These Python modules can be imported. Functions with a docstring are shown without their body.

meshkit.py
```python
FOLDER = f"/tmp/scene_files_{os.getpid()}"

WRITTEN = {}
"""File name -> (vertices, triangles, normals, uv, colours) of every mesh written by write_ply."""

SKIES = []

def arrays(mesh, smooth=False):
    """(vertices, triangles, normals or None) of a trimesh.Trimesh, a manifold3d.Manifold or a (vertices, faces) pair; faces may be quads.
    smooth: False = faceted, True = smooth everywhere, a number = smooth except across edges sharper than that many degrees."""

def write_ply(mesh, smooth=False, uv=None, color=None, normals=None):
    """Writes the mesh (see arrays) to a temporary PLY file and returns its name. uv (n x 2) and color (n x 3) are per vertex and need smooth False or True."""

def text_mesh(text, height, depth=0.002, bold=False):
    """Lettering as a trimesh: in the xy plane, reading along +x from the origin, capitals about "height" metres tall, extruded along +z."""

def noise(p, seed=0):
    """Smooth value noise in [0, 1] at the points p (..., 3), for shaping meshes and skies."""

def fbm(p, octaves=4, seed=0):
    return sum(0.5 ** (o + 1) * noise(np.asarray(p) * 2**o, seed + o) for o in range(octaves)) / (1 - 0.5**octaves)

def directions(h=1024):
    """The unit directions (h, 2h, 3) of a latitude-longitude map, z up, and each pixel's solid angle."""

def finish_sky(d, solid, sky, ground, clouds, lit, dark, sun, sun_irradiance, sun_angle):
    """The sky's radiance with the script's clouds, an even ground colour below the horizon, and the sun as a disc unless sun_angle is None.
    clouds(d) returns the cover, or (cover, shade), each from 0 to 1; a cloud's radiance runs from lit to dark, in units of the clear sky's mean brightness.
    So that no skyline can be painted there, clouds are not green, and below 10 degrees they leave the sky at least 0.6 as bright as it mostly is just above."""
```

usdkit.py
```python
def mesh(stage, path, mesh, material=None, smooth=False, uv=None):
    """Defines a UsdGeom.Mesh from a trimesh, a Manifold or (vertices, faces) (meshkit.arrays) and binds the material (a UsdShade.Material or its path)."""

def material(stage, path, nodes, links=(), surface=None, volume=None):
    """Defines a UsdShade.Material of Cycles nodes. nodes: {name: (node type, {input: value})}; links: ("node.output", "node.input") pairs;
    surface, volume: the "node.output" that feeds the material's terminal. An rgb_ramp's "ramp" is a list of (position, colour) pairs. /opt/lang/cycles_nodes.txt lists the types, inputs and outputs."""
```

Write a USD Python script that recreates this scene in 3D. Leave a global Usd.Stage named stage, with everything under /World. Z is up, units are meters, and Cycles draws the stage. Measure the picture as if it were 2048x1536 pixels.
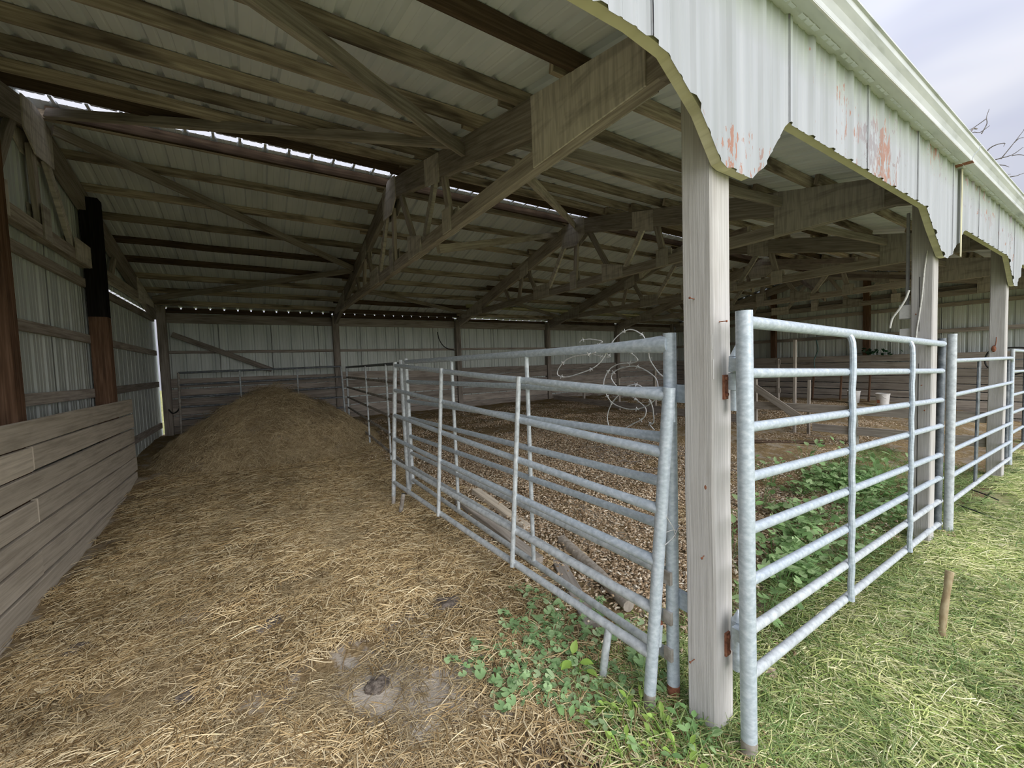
import math, random, numpy as np, trimesh, usdkit, meshkit
from pxr import Usd, UsdGeom, UsdLux, UsdShade, Gf, Sdf, Vt
from shapely.geometry import Polygon
rng = np.random.default_rng(7); rnd = random.Random(7)
stage = Usd.Stage.CreateInMemory(); UsdGeom.SetStageUpAxis(stage, 'Z'); UsdGeom.SetStageMetersPerUnit(stage, 1.0)
UsdGeom.Xform.Define(stage, '/World'); UsdGeom.Scope.Define(stage, '/World/Looks')
# ---------------------------------------------------------------- camera, sky, sun
H = 1.61
R = np.array([[0.8434852, -0.0559570, 0.5342298], [-0.5360284, -0.0233804, 0.8438761], [-0.0347303, -0.9981594, -0.0497155]])
cam = UsdGeom.Camera.Define(stage, '/World/camera')
M = np.eye(4); M[:3, 0] = R[:, 0]; M[:3, 1] = -R[:, 1]; M[:3, 2] = -R[:, 2]; M[:3, 3] = (0, 0, H)
cam.AddTransformOp().Set(Gf.Matrix4d(*M.T.ravel().tolist()))
cam.CreateHorizontalApertureAttr(36.0); cam.CreateFocalLengthAttr(36.0 * 808.5 / 2048); cam.CreateClippingRangeAttr(Gf.Vec2f(0.05, 500))
cam.CreateExposureAttr(1.46)
dome = UsdLux.DomeLight.Define(stage, '/World/sky'); dome.CreateIntensityAttr(1.0)
skym = usdkit.material(stage, '/World/Looks/sky', {
    'tc': ('texture_coordinate', {}), 'mp': ('mapping', {'scale': (1.2, 1.2, 4.0)}),
    'n': ('noise_texture', {'scale': 1.6, 'detail': 3.0, 'roughness': 0.55}),
    'r': ('rgb_ramp', {'ramp': [(0.32, (0.44, 0.465, 0.58)), (0.5, (0.53, 0.55, 0.635)), (0.7, (0.63, 0.635, 0.69))]}),
    'sx': ('separate_xyz', {}), 'gr': ('map_range', {'from_min': 0.0, 'from_max': 1.0, 'to_min': 0.30, 'to_max': 0.86, 'clamp': True}), 'bg': ('background_shader', {})},
    [('tc.generated', 'sx.vector'), ('sx.z', 'gr.value'), ('gr.result', 'bg.strength'), ('tc.generated', 'mp.vector'), ('mp.vector', 'n.vector'), ('n.fac', 'r.fac'), ('r.color', 'bg.color')], surface='bg.background')
UsdShade.MaterialBindingAPI.Apply(dome.GetPrim()).Bind(skym)
sun = UsdLux.DistantLight.Define(stage, '/World/sun'); sun.CreateAngleAttr(60.0); sun.CreateIntensityAttr(0.39); sun.CreateColorAttr(Gf.Vec3f(1.0, 0.98, 0.955))
_d = np.array([0.0, -0.88, 0.41]); _d /= np.linalg.norm(_d)
_x = np.cross((0, 0, 1), _d); _x /= np.linalg.norm(_x); _y = np.cross(_d, _x)
S = np.eye(4); S[:3, 0] = _x; S[:3, 1] = _y; S[:3, 2] = _d
sun.AddTransformOp().Set(Gf.Matrix4d(*S.T.ravel().tolist()))
# ---------------------------------------------------------------- barn dimensions
B = 3.048; U0 = 1.609; VF = 0.934; VB = 9.951; S6 = 0.133
UL = U0 - B; UR = U0 + 4 * B
RV, RZ, FA, BA = 5.2, 4.07, 0.2265, 0.238           # ridge, front and back slopes
def roofz(v): return RZ - FA * (RV - v) if v < RV else RZ - BA * (v - RV)
def sstep(a, b, x):
    t = np.clip((np.asarray(x, float) - a) / (b - a), 0, 1); return t * t * (3 - 2 * t)
def ground(u, v):
    u = np.asarray(u, float); v = np.asarray(v, float)
    z = 0.21 * sstep(1.5, 4.4, v) + 0.27 * sstep(4.4, 10.0, v)
    z = z - 0.14 * sstep(0.2, -1.3, u) * sstep(1.5, 3.2, v) * sstep(7.5, 5.0, v)
    z = z + 0.13 * sstep(3.5, 7.0, u) * sstep(1.3, 2.4, v) * sstep(7.0, 4.0, v)
    p = np.stack([u * 2.2, v * 2.2, 0 * u], -1); q = np.stack([u * 9, v * 9, 0 * u], -1)
    return z + 0.05 * (meshkit.fbm(p, 3, 3) - 0.5) + 0.022 * (meshkit.noise(q, 5) - 0.5)
def gz(u, v): return float(ground(np.array([u]), np.array([v]))[0])
# ---------------------------------------------------------------- prim helpers
USED = {}
def numbered(parent, name):
    k = (str(parent), name); n = USED.get(k, -1) + 1; USED[k] = n
    return f'{parent}/{name}' if n == 0 else f'{parent}/{name}_{n:03d}'
def cd(p, **kw):
    p = p.GetPrim() if hasattr(p, 'GetPrim') else p
    for k, v in kw.items():
        if v: p.SetCustomDataByKey(k, v)
    return p
def obj(name, mesh, mat, parent=None, smooth=False, **kw):
    uv = None
    if isinstance(mesh, dict): uv = mesh['uv']; mesh = (mesh['v'], mesh['f'])
    path = numbered(parent.GetPath() if parent is not None else '/World', name)
    m = usdkit.mesh(stage, path, mesh, M_[mat], smooth, uv)
    return cd(m, **kw)
def xf(name, loc=(0, 0, 0), rot=(0, 0, 0), parent=None, scale=None, **kw):
    x = UsdGeom.Xform.Define(stage, numbered(parent.GetPath() if parent is not None else '/World', name))
    if any(loc): x.AddTranslateOp().Set(Gf.Vec3d(*map(float, loc)))
    if any(rot): x.AddRotateXYZOp().Set(Gf.Vec3f(*map(float, rot)))
    if scale: x.AddScaleOp().Set(Gf.Vec3f(scale, scale, scale))
    return cd(x, **kw)
def copy(src, name, loc, rot=(0, 0, 0), scale=None, **kw):
    x = xf(name, loc, rot, scale=scale, **kw)
    x.GetReferences().AddInternalReference(src.GetPath()); x.SetInstanceable(True)
    return x
# ---------------------------------------------------------------- mesh helpers
def join(ms):
    vs, fs, us, n = [], [], [], 0
    for m in ms:
        v, f = (m['v'], m['f']) if isinstance(m, dict) else ((m.vertices, m.faces) if hasattr(m, 'vertices') else m)
        v = np.asarray(v, float); f = np.asarray(f, int)
        if f.shape[1] == 4: f = np.vstack([f[:, [0, 1, 2]], f[:, [0, 2, 3]]])
        vs.append(v); fs.append(f + n); us.append(m['uv'] if isinstance(m, dict) else np.zeros((len(v), 2))); n += len(v)
    return {'v': np.vstack(vs), 'f': np.vstack(fs), 'uv': np.vstack(us)}
def beam(p0, p1, w, d, side=None, ch=0.004, nseg=1, warp=0.0):
    """chamfered timber from p0 to p1: w along 'side', d across it; uv runs along the grain"""
    p0 = np.asarray(p0, float); p1 = np.asarray(p1, float); L = np.linalg.norm(p1 - p0); a = (p1 - p0) / L
    if side is None: side = (0, 0, 1) if abs(a[2]) < 0.9 else (1, 0, 0)
    s = np.asarray(side, float); s = s - a * (s @ a); s /= np.linalg.norm(s); t = np.cross(a, s)
    hw, hd = w / 2, d / 2; c = min(ch, hw * .4, hd * .4)
    sec = [(-hw + c, -hd), (hw - c, -hd), (hw, -hd + c), (hw, hd - c), (hw - c, hd), (-hw + c, hd), (-hw, hd - c), (-hw, -hd + c)]
    off = rng.random(2) * 60; ws = rng.normal(0, 1, (nseg + 1, 2)) * warp; ws[0] = 0; ws[-1] = 0
    rings = [[p0 + a * L * i / nseg + s * (x + ws[i][0]) + t * (y + ws[i][1]) for x, y in sec] for i in range(nseg + 1)]
    V, F, U = [], [], []; per = 0.0
    for k in range(8):
        k2 = (k + 1) % 8; e = math.dist(sec[k], sec[k2])
        b = len(V)
        for i in range(nseg + 1):
            V += [rings[i][k], rings[i][k2]]; U += [(off[0] + L * i / nseg, off[1] + per), (off[0] + L * i / nseg, off[1] + per + e)]
        for i in range(nseg):
            q = b + 2 * i; F += [(q, q + 2, q + 3), (q, q + 3, q + 1)]
        per += e
    for ring, flip in ((rings[0], False), (rings[-1], True)):
        b = len(V); V += ring; U += [(off[0] + x * .3, off[1] + y) for x, y in sec]
        for k in range(1, 7): F.append((b, b + k, b + k + 1) if not flip else (b, b + k + 1, b + k))
    return {'v': np.array(V), 'f': np.array(F)[:, ::-1] if False else np.array(F), 'uv': np.array(U)}
def board_poly(pts, u0, u1, axis=0):
    """prism: 2D polygon (a,b) in the other two axes, extruded along axis from u0 to u1; grain uv along first polygon coord"""
    m = trimesh.creation.extrude_polygon(Polygon(pts).buffer(0), u1 - u0, engine='earcut')
    v = np.array(m.vertices); f = np.array(m.faces)
    o = rng.random(2) * 60; uv = v[:, :2] + o
    if axis == 0: w = np.stack([v[:, 2] + u0, v[:, 0], v[:, 1]], 1)
    else: w = np.stack([v[:, 0], v[:, 2] + u0, v[:, 1]], 1); f = f[:, ::-1]
    return {'v': w[f].reshape(-1, 3), 'f': np.arange(len(f) * 3).reshape(-1, 3), 'uv': uv[f].reshape(-1, 2)}
def tube(pts, r, n=12, cap=True):
    pts = np.asarray(pts, float); m = len(pts); rr = np.full(m, r, float) if np.ndim(r) == 0 else np.asarray(r, float)
    T = np.gradient(pts, axis=0); T /= np.linalg.norm(T, axis=1, keepdims=True) + 1e-12
    nrm = np.cross(T[0], (0, 0, 1) if abs(T[0][2]) < .9 else (1, 0, 0)); V = []
    for i in range(m):
        nrm = nrm - T[i] * (nrm @ T[i]); nrm /= np.linalg.norm(nrm); b = np.cross(T[i], nrm)
        an = np.arange(n) * 2 * np.pi / n
        V.append(pts[i] + rr[i] * (np.cos(an)[:, None] * nrm + np.sin(an)[:, None] * b))
    V = np.vstack(V); F = []
    for i in range(m - 1):
        for k in range(n):
            a, b2 = i * n + k, i * n + (k + 1) % n; F += [(a, b2, b2 + n), (a, b2 + n, a + n)]
    if cap:
        F += [(0, k + 1, k) for k in range(1, n - 1)]; e = (m - 1) * n; F += [(e, e + k, e + k + 1) for k in range(1, n - 1)]
    return trimesh.Trimesh(V, np.array(F), process=False)
def spline(pts, k=6):
    p = np.asarray(pts, float); p = np.vstack([2 * p[0] - p[1], p, 2 * p[-1] - p[-2]]); o = []
    for i in range(1, len(p) - 2):
        for t in np.arange(k) / k:
            o.append(.5 * (2 * p[i] + (p[i + 1] - p[i - 1]) * t + (2 * p[i - 1] - 5 * p[i] + 4 * p[i + 1] - p[i + 2]) * t * t + (3 * p[i] - p[i - 1] - 3 * p[i + 1] + p[i + 2]) * t ** 3))
    return np.array(o + [p[-2]])
def box(lo, hi): return trimesh.creation.box(bounds=[lo, hi])
RIB = .2286
def profile(u0, u1, h=.019):
    us, hs = [u0], []
    pat = [(0, h), (.014, h), (.030, 0), (.072, 0), (.078, .003), (.086, .003), (.092, 0), (.137, 0), (.143, .003), (.151, .003), (.157, 0), (.1986, 0), (.2146, h)]
    pts = sorted({round(k * RIB + a, 4): b for k in range(int(u0 / RIB) - 2, int(u1 / RIB) + 3) for a, b in pat}.items())
    xs = np.array([p[0] for p in pts]); ys = np.array([p[1] for p in pts])
    g = np.concatenate([[u0], xs[(xs > u0 + 1e-4) & (xs < u1 - 1e-4)], [u1]])
    return g, np.interp(g, xs, ys)
def sheet(O, ud, ld, nd, u0, u1, lo, hi, th=.0012, h=.024, nl=1):
    """ribbed metal sheet: O + u*ud + l*ld + height*nd, with l from lo(u) to hi(u)"""
    us, hs = profile(u0, u1, h); ud, ld, nd, O = (np.asarray(q, float) for q in (ud, ld, nd, O)); n = len(us)
    lo_ = np.array([lo(x) for x in us]); hi_ = np.array([hi(x) for x in us]); V = []
    for off in (0, -th):
        for j in range(nl + 1):
            l = lo_ + (hi_ - lo_) * j / nl
            V.append(O + us[:, None] * ud + l[:, None] * ld + (hs + off)[:, None] * nd)
    V = np.vstack(V); F = []; m = (nl + 1) * n
    for j in range(nl):
        for i in range(n - 1):
            a = j * n + i; F += [(a, a + 1, a + 1 + n), (a, a + 1 + n, a + n)]; b = m + a; F += [(b, b + 1 + n, b + 1), (b, b + n, b + 1 + n)]
    for i in range(n - 1):
        a, b = i, m + i; F += [(a, b + 1, a + 1), (a, b, b + 1)]
        a, b = nl * n + i, m + nl * n + i; F += [(a, a + 1, b + 1), (a, b + 1, b)]
    return trimesh.Trimesh(V, np.array(F), process=False)
# ---------------------------------------------------------------- materials
M_ = {}
def mat(name, nodes, links, surface='p.BSDF'): M_[name] = usdkit.material(stage, '/World/Looks/' + name, nodes, links, surface=surface)
def wood(name, cols, stain, stain_amt=.5, gscale=(2.0, 55.0, 1), rough=.85, bump=0, vary=.25, sscale=2.3):
    mat(name, {
        'at': ('attribute', {'attribute': 'st'}), 'mp': ('mapping', {'scale': gscale}), 'n': ('noise_texture', {'scale': 1.0, 'detail': 4.0, 'roughness': .62, 'distortion': .25}),
        'r': ('rgb_ramp', {'ramp': [(.22, cols[0]), (.5, cols[1]), (.75, cols[2])]}),
        'mp2': ('mapping', {'scale': (.9, 5.0, 1)}), 'n2': ('noise_texture', {'scale': sscale, 'detail': 3.0, 'roughness': .6}),
        'r2': ('rgb_ramp', {'ramp': [(.48, (0, 0, 0)), (.66, (stain_amt,) * 3)]}),
        'mx': ('mix_color', {'blend_type': 'mix', 'b': stain}),
        'oi': ('object_info', {}), 'mr': ('map_range', {'to_min': 1 - vary, 'to_max': 1 + vary}), 'hs': ('hsv', {}),
        **({'b': ('bump', {'strength': bump, 'distance': .004})} if bump else {}), 'p': ('diffuse_bsdf', {'roughness': .3})},
        [('at.vector', 'mp.vector'), ('mp.vector', 'n.vector'), ('n.fac', 'r.fac'), ('at.vector', 'mp2.vector'), ('mp2.vector', 'n2.vector'), ('n2.fac', 'r2.fac'),
         ('r.color', 'mx.a'), ('r2.color', 'mx.fac'), ('mx.result', 'hs.color'), ('oi.random', 'mr.value'), ('mr.result', 'hs.value'), ('hs.color', 'p.color')] + ([('n.fac', 'b.height'), ('b.normal', 'p.normal')] if bump else []))
wood('wood_truss', [(.20, .175, .16), (.38, .335, .295), (.53, .48, .43)], (.125, .10, .085), .45)
wood('wood_purlin', [(.17, .14, .11), (.39, .325, .255), (.60, .54, .44)], (.095, .074, .062), .9, vary=.28, sscale=1.6)
wood('wood_dark', [(.05, .036, .026), (.10, .07, .05), (.16, .12, .085)], (.03, .022, .02), .5)
wood('wood_char', [(.012, .011, .010), (.022, .02, .019), (.04, .036, .034)], (.01, .01, .01), .5)
wood('wood_gusset', [(.31, .285, .26), (.52, .48, .435), (.66, .615, .565)], (.08, .06, .05), .35, gscale=(40, 3, 1))
wood('wood_post', [(.38, .37, .355), (.53, .515, .495), (.63, .615, .595)], (.36, .335, .305), .4, gscale=(1.8, 130, 1), bump=.5, vary=.04)
wood('wood_plank', [(.36, .315, .25), (.58, .515, .42), (.70, .63, .53)], (.33, .285, .23), .4, gscale=(1.4, 40, 1), bump=.3, vary=.16)
wood('wood_reddish', [(.08, .045, .03), (.16, .095, .062), (.26, .165, .115)], (.045, .03, .022), .6)
wood('wood_pale', [(.30, .29, .16), (.46, .45, .27), (.58, .57, .38)], (.28, .26, .15), .3)
wood('wood_grey', [(.25, .22, .19), (.42, .38, .335), (.57, .525, .47)], (.12, .10, .085), .4, gscale=(1.6, 45, 1), vary=.18)
wood('wood_lip', [(.58, .55, .38), (.70, .67, .48), (.78, .75, .57)], (.30, .28, .2), .4, vary=.05)
def noisy(name, cols, scale=(8, 8, 8), nscale=1.0, detail=5, rough=.7, metal=0., bump=0., bdist=.003, spec=.4, pos=(.3, .5, .7), extra=None, rvar=None):
    mat(name, {'g': ('geometry', {}), 'mp': ('mapping', {'scale': scale}), 'n': ('noise_texture', {'scale': nscale, 'detail': float(min(detail, 3)), 'roughness': .6}),
               'r': ('rgb_ramp', {'ramp': list(zip(pos, cols))}), 'b': ('bump', {'strength': bump, 'distance': bdist}),
               'p': ('principled_bsdf', {'roughness': rough, 'metallic': metal, 'specular_ior_level': spec})},
        [('g.position', 'mp.vector'), ('mp.vector', 'n.vector'), ('n.fac', 'r.fac'), ('r.color', 'p.base_color')] + ([('n.fac', 'b.height'), ('b.normal', 'p.normal')] if bump else []))
noisy('metal_roof', [(.66, .70, .745), (.78, .82, .865), (.84, .875, .91)], (3, .8, .8), 1.5, rough=.6, pos=(.25, .5, .7))
noisy('metal_wall_inside', [(.50, .55, .53), (.64, .69, .67), (.74, .79, .77)], (5, 5, .5), 1.2, rough=.55, pos=(.25, .5, .7))
noisy('galvanised', [(.41, .475, .53), (.50, .57, .63), (.62, .68, .74)], (38, 38, 60), 1.0, rough=.42, metal=.2, pos=(.3, .5, .68))
noisy('galvanised_dusty', [(.39, .42, .44), (.52, .56, .58), (.64, .68, .70)], (30, 30, 30), 1.0, rough=.55, metal=.15, pos=(.3, .48, .68))
noisy('galvanised_brown', [(.20, .17, .14), (.36, .33, .29), (.52, .50, .47)], (14, 14, 14), 1.0, rough=.65, metal=.15)
noisy('dark_steel', [(.10, .115, .13), (.16, .18, .20), (.24, .26, .28)], (20, 20, 20), rough=.5, metal=.4)
noisy('rust', [(.14, .05, .03), (.28, .11, .06), (.38, .18, .11)], (40, 40, 40), rough=.85, bump=.4)
noisy('wire', [(.42, .42, .42), (.58, .58, .57), (.72, .72, .71)], (60, 60, 60), rough=.45, metal=.3)
noisy('wire_dull', [(.16, .13, .11), (.28, .25, .22), (.4, .37, .34)], (60, 60, 60), rough=.6, metal=.2)
noisy('gutter_paint', [(.40, .43, .41), (.58, .61, .60), (.67, .70, .69)], (2, 9, 9), 1.2, rough=.45, pos=(.28, .45, .65))
noisy('white_plastic', [(.62, .61, .59), (.74, .73, .71), (.80, .79, .78)], (12, 12, 12), rough=.5)
noisy('grey_plastic', [(.36, .37, .38), (.44, .45, .46), (.5, .51, .52)], (12, 12, 12), rough=.5)
noisy('black_rubber', [(.012, .012, .013), (.02, .02, .021), (.03, .03, .03)], rough=.5)
noisy('rope_white', [(.5, .5, .46), (.66, .66, .61), (.74, .74, .7)], (60, 60, 60), rough=.8)
noisy('bark', [(.11, .095, .09), (.19, .17, .16), (.27, .245, .235)], (20, 20, 5), rough=.9, bump=.5)
noisy('twig', [(.24, .17, .09), (.36, .28, .16), (.46, .38, .24)], (40, 40, 14), rough=.85, bump=.5)
noisy('stone', [(.30, .20, .13), (.44, .33, .24), (.56, .46, .36)], (18, 18, 18), rough=.9, bump=.5)
noisy('clod', [(.07, .055, .045), (.14, .115, .095), (.22, .19, .16)], (45, 45, 45), rough=.95, bump=1.0, bdist=.01)
noisy('moss_stump', [(.15, .16, .13), (.27, .27, .23), (.38, .37, .33)], (18, 18, 6), rough=.95, bump=.5)
noisy('grey_pole', [(.27, .235, .19), (.40, .355, .30), (.52, .47, .41)], (30, 30, 8), rough=.9, bump=.4)
noisy('teal', [(.08, .16, .15), (.11, .21, .2), (.14, .26, .25)], rough=.5)
# weathered white siding: flaking paint over rusty primer, algae under the gutter, per-panel wear
mat('siding_white', {
    'g': ('geometry', {}), 'mpf': ('mapping', {'scale': (34, 34, 9)}), 'nf': ('noise_texture', {'scale': 1.0, 'detail': 8.0, 'roughness': .68}),
    'mpw': ('mapping', {'scale': (.75, .75, 2.0), 'location': (1.9, 0, .4)}), 'nw': ('noise_texture', {'scale': 1.0, 'detail': 2.0}),
    'a0': ('math', {'math_type': 'add'}), 'xr': ('map_range', {'from_min': 1.9, 'from_max': 2.7, 'to_min': -.03, 'to_max': .052, 'clamp': True}), 'wr': ('map_range', {'from_min': .40, 'from_max': .68, 'to_min': -.10, 'to_max': .115}), 'ad': ('math', {'math_type': 'add'}),
    'fm': ('rgb_ramp', {'ramp': [(.612, (0, 0, 0)), (.624, (1, 1, 1))]}),
    'mpc': ('mapping', {'scale': (3.2, 3.2, 1.1)}), 'nc': ('noise_texture', {'scale': 1.0, 'detail': 3.0}), 'cr': ('rgb_ramp', {'ramp': [(.46, (.30, .28, .29)), (.56, (.34, .19, .14)), (.7, (.40, .2, .14))]}),
    'mpd': ('mapping', {'scale': (14, 14, .8)}), 'nd': ('noise_texture', {'scale': 1.0, 'detail': 4.0}), 'dr': ('rgb_ramp', {'ramp': [(.3, (.32, .34, .345)), (.55, (.40, .42, .44)), (.75, (.44, .46, .48))]}),
    'sx': ('separate_xyz', {}), 'ar': ('map_range', {'from_min': 2.86, 'from_max': 3.09, 'to_min': 0, 'to_max': 1.0, 'clamp': True}), 'am': ('math', {'math_type': 'multiply'}), 'ak': ('math', {'math_type': 'multiply', 'value2': 1.25, 'use_clamp': True}),
    'm1': ('mix_color', {'b': (.24, .30, .17)}), 'm2': ('mix_color', {}), 'p': ('principled_bsdf', {'roughness': .55, 'specular_ior_level': .35})},
    [('g.position', 'mpf.vector'), ('mpf.vector', 'nf.vector'), ('g.position', 'mpw.vector'), ('mpw.vector', 'nw.vector'), ('nw.fac', 'wr.value'), ('wr.result', 'a0.value1'), ('sx.x', 'xr.value'), ('xr.result', 'a0.value2'), ('a0.value', 'ad.value1'), ('nf.fac', 'ad.value2'), ('ad.value', 'fm.fac'),
     ('g.position', 'mpc.vector'), ('mpc.vector', 'nc.vector'), ('nc.fac', 'cr.fac'), ('g.position', 'mpd.vector'), ('mpd.vector', 'nd.vector'), ('nd.fac', 'dr.fac'),
     ('g.position', 'sx.vector'), ('sx.z', 'ar.value'), ('ar.result', 'am.value1'), ('nd.fac', 'am.value2'), ('am.value', 'ak.value1'), ('ak.value', 'm1.fac'), ('dr.color', 'm1.a'), ('m1.result', 'm2.a'), ('cr.color', 'm2.b'), ('fm.color', 'm2.fac'), ('m2.result', 'p.base_color')])
# barn floor: trodden straw litter, grey dust, dark wet soil
def floor_mat(name, stops, big, dust, dustamt):
    mat(name, {
        'g': ('geometry', {}), 'n': ('noise_texture', {'scale': 34.0, 'detail': 4.0, 'roughness': .7, 'distortion': .6}), 'r': ('rgb_ramp', {'ramp': stops}),
        'n2': ('noise_texture', {'scale': 1.5, 'detail': 3.0, 'roughness': .6}), 'r2': ('rgb_ramp', {'ramp': [(.42, (0, 0, 0)), (.62, (.75, .75, .75))]}), 'm2': ('mix_color', {'b': big}),
        'n3': ('noise_texture', {'scale': 5.5, 'detail': 4.0, 'roughness': .65}), 'r3': ('rgb_ramp', {'ramp': [(.50, (0, 0, 0)), (.62, (dustamt,) * 3)]}), 'm3': ('mix_color', {'b': dust}),
        'v4': ('vector_math', {'math_type': 'distance', 'vector2': (.62, 1.95, 0)}), 'f4': ('map_range', {'from_min': 0.0, 'from_max': 1.0, 'to_min': .42, 'to_max': -.12}), 'x4': ('math', {'math_type': 'add'}), 'y4': ('rgb_ramp', {'ramp': [(.62, (0, 0, 0)), (.72, (.8, .8, .8))]}), 'm4': ('mix_color', {'b': (.50, .455, .40)}),
        'v5': ('vector_math', {'math_type': 'distance', 'vector2': (.95, 1.22, 0)}), 'f5': ('map_range', {'from_min': 0.0, 'from_max': .7, 'to_min': .36, 'to_max': -.1}), 'x5': ('math', {'math_type': 'add'}), 'y5': ('rgb_ramp', {'ramp': [(.62, (0, 0, 0)), (.72, (.85, .85, .85))]}), 'm5': ('mix_color', {'b': (.13, .10, .08)}),
        'b': ('bump', {'strength': .9, 'distance': .012}), 'p': ('diffuse_bsdf', {})},
        [('g.position', 'n.vector'), ('n.fac', 'r.fac'), ('g.position', 'n2.vector'), ('n2.fac', 'r2.fac'), ('r.color', 'm2.a'), ('r2.color', 'm2.fac'),
         ('g.position', 'n3.vector'), ('n3.fac', 'r3.fac'), ('m2.result', 'm3.a'), ('r3.color', 'm3.fac'), ('m3.result', 'm4.a'), ('g.position', 'v4.vector1'), ('v4.value', 'f4.value'), ('f4.result', 'x4.value1'), ('n3.fac', 'x4.value2'), ('x4.value', 'y4.fac'), ('y4.color', 'm4.fac'), ('m4.result', 'm5.a'), ('g.position', 'v5.vector1'), ('v5.value', 'f5.value'), ('f5.result', 'x5.value1'), ('n3.fac', 'x5.value2'), ('x5.value', 'y5.fac'), ('y5.color', 'm5.fac'), ('m5.result', 'p.color'), ('n.fac', 'b.height'), ('b.normal', 'p.normal')])
floor_mat('barn_floor', [(.28, (.10, .07, .038)), (.5, (.31, .23, .125)), (.7, (.54, .42, .25))], (.24, .175, .10), (.44, .40, .34), .6)
floor_mat('lawn', [(.28, (.08, .09, .03)), (.5, (.25, .27, .10)), (.7, (.50, .49, .27))], (.36, .31, .19), (.46, .50, .22), .5)
def strands(name, ramp, rough=.7, trans=.25):
    leaf = name.startswith(('leaf', 'green', 'foliage'))
    mat(name, {'g': ('attribute', {'attribute': 'st'}), 'sx': ('separate_xyz', {}), 'r': ('rgb_ramp', {'ramp': ramp}), 'oi': ('object_info', {}), 'mr': ('map_range', {'to_min': .75, 'to_max': 1.2}), 'hs': ('hsv', {}),
               **({'p': ('principled_bsdf', {'roughness': rough, 'specular_ior_level': .3}), 't': ('translucent_bsdf', {}), 'm': ('mix_closure', {'fac': trans})} if leaf else {'p': ('diffuse_bsdf', {})})},
        [('g.vector', 'sx.vector'), ('sx.x', 'r.fac'), ('r.color', 'hs.color'), ('oi.random', 'mr.value'), ('mr.result', 'hs.value'), *([('hs.color', 'p.base_color'), ('hs.color', 't.color'), ('p.BSDF', 'm.closure1'), ('t.BSDF', 'm.closure2')] if leaf else [('hs.color', 'p.color')])], surface='m.closure' if leaf else 'p.BSDF')
strands('straw', [(0, (.15, .10, .052)), (.3, (.41, .29, .145)), (.65, (.64, .495, .275)), (1, (.86, .74, .50))])
strands('hay', [(0, (.18, .13, .07)), (.4, (.38, .29, .165)), (.8, (.57, .46, .28)), (1, (.74, .63, .42))])
strands('chips', [(0, (.26, .18, .11)), (.4, (.47, .345, .22)), (.75, (.66, .53, .38)), (1, (.88, .80, .66))], trans=.0)
strands('cut_grass', [(0, (.13, .20, .05)), (.3, (.38, .46, .15)), (.65, (.64, .64, .30)), (1, (.84, .80, .52))])
strands('green_grass', [(0, (.14, .24, .07)), (.5, (.29, .41, .14)), (1, (.48, .55, .25))])
strands('leaf_green', [(0, (.22, .39, .14)), (.5, (.34, .52, .22)), (1, (.48, .63, .32))], rough=.5)
strands('leaf_bluegreen', [(0, (.25, .42, .18)), (.5, (.37, .55, .26)), (1, (.50, .64, .36))], rough=.5)
strands('leaf_lime', [(0, (.26, .44, .08)), (1, (.42, .58, .14))], rough=.5)
strands('leaf_dark', [(0, (.02, .07, .03)), (1, (.06, .13, .06))], rough=.5)
strands('foliage', [(0, (.05, .12, .03)), (.5, (.10, .20, .05)), (1, (.18, .30, .08))], rough=.6, trans=.3)
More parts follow.
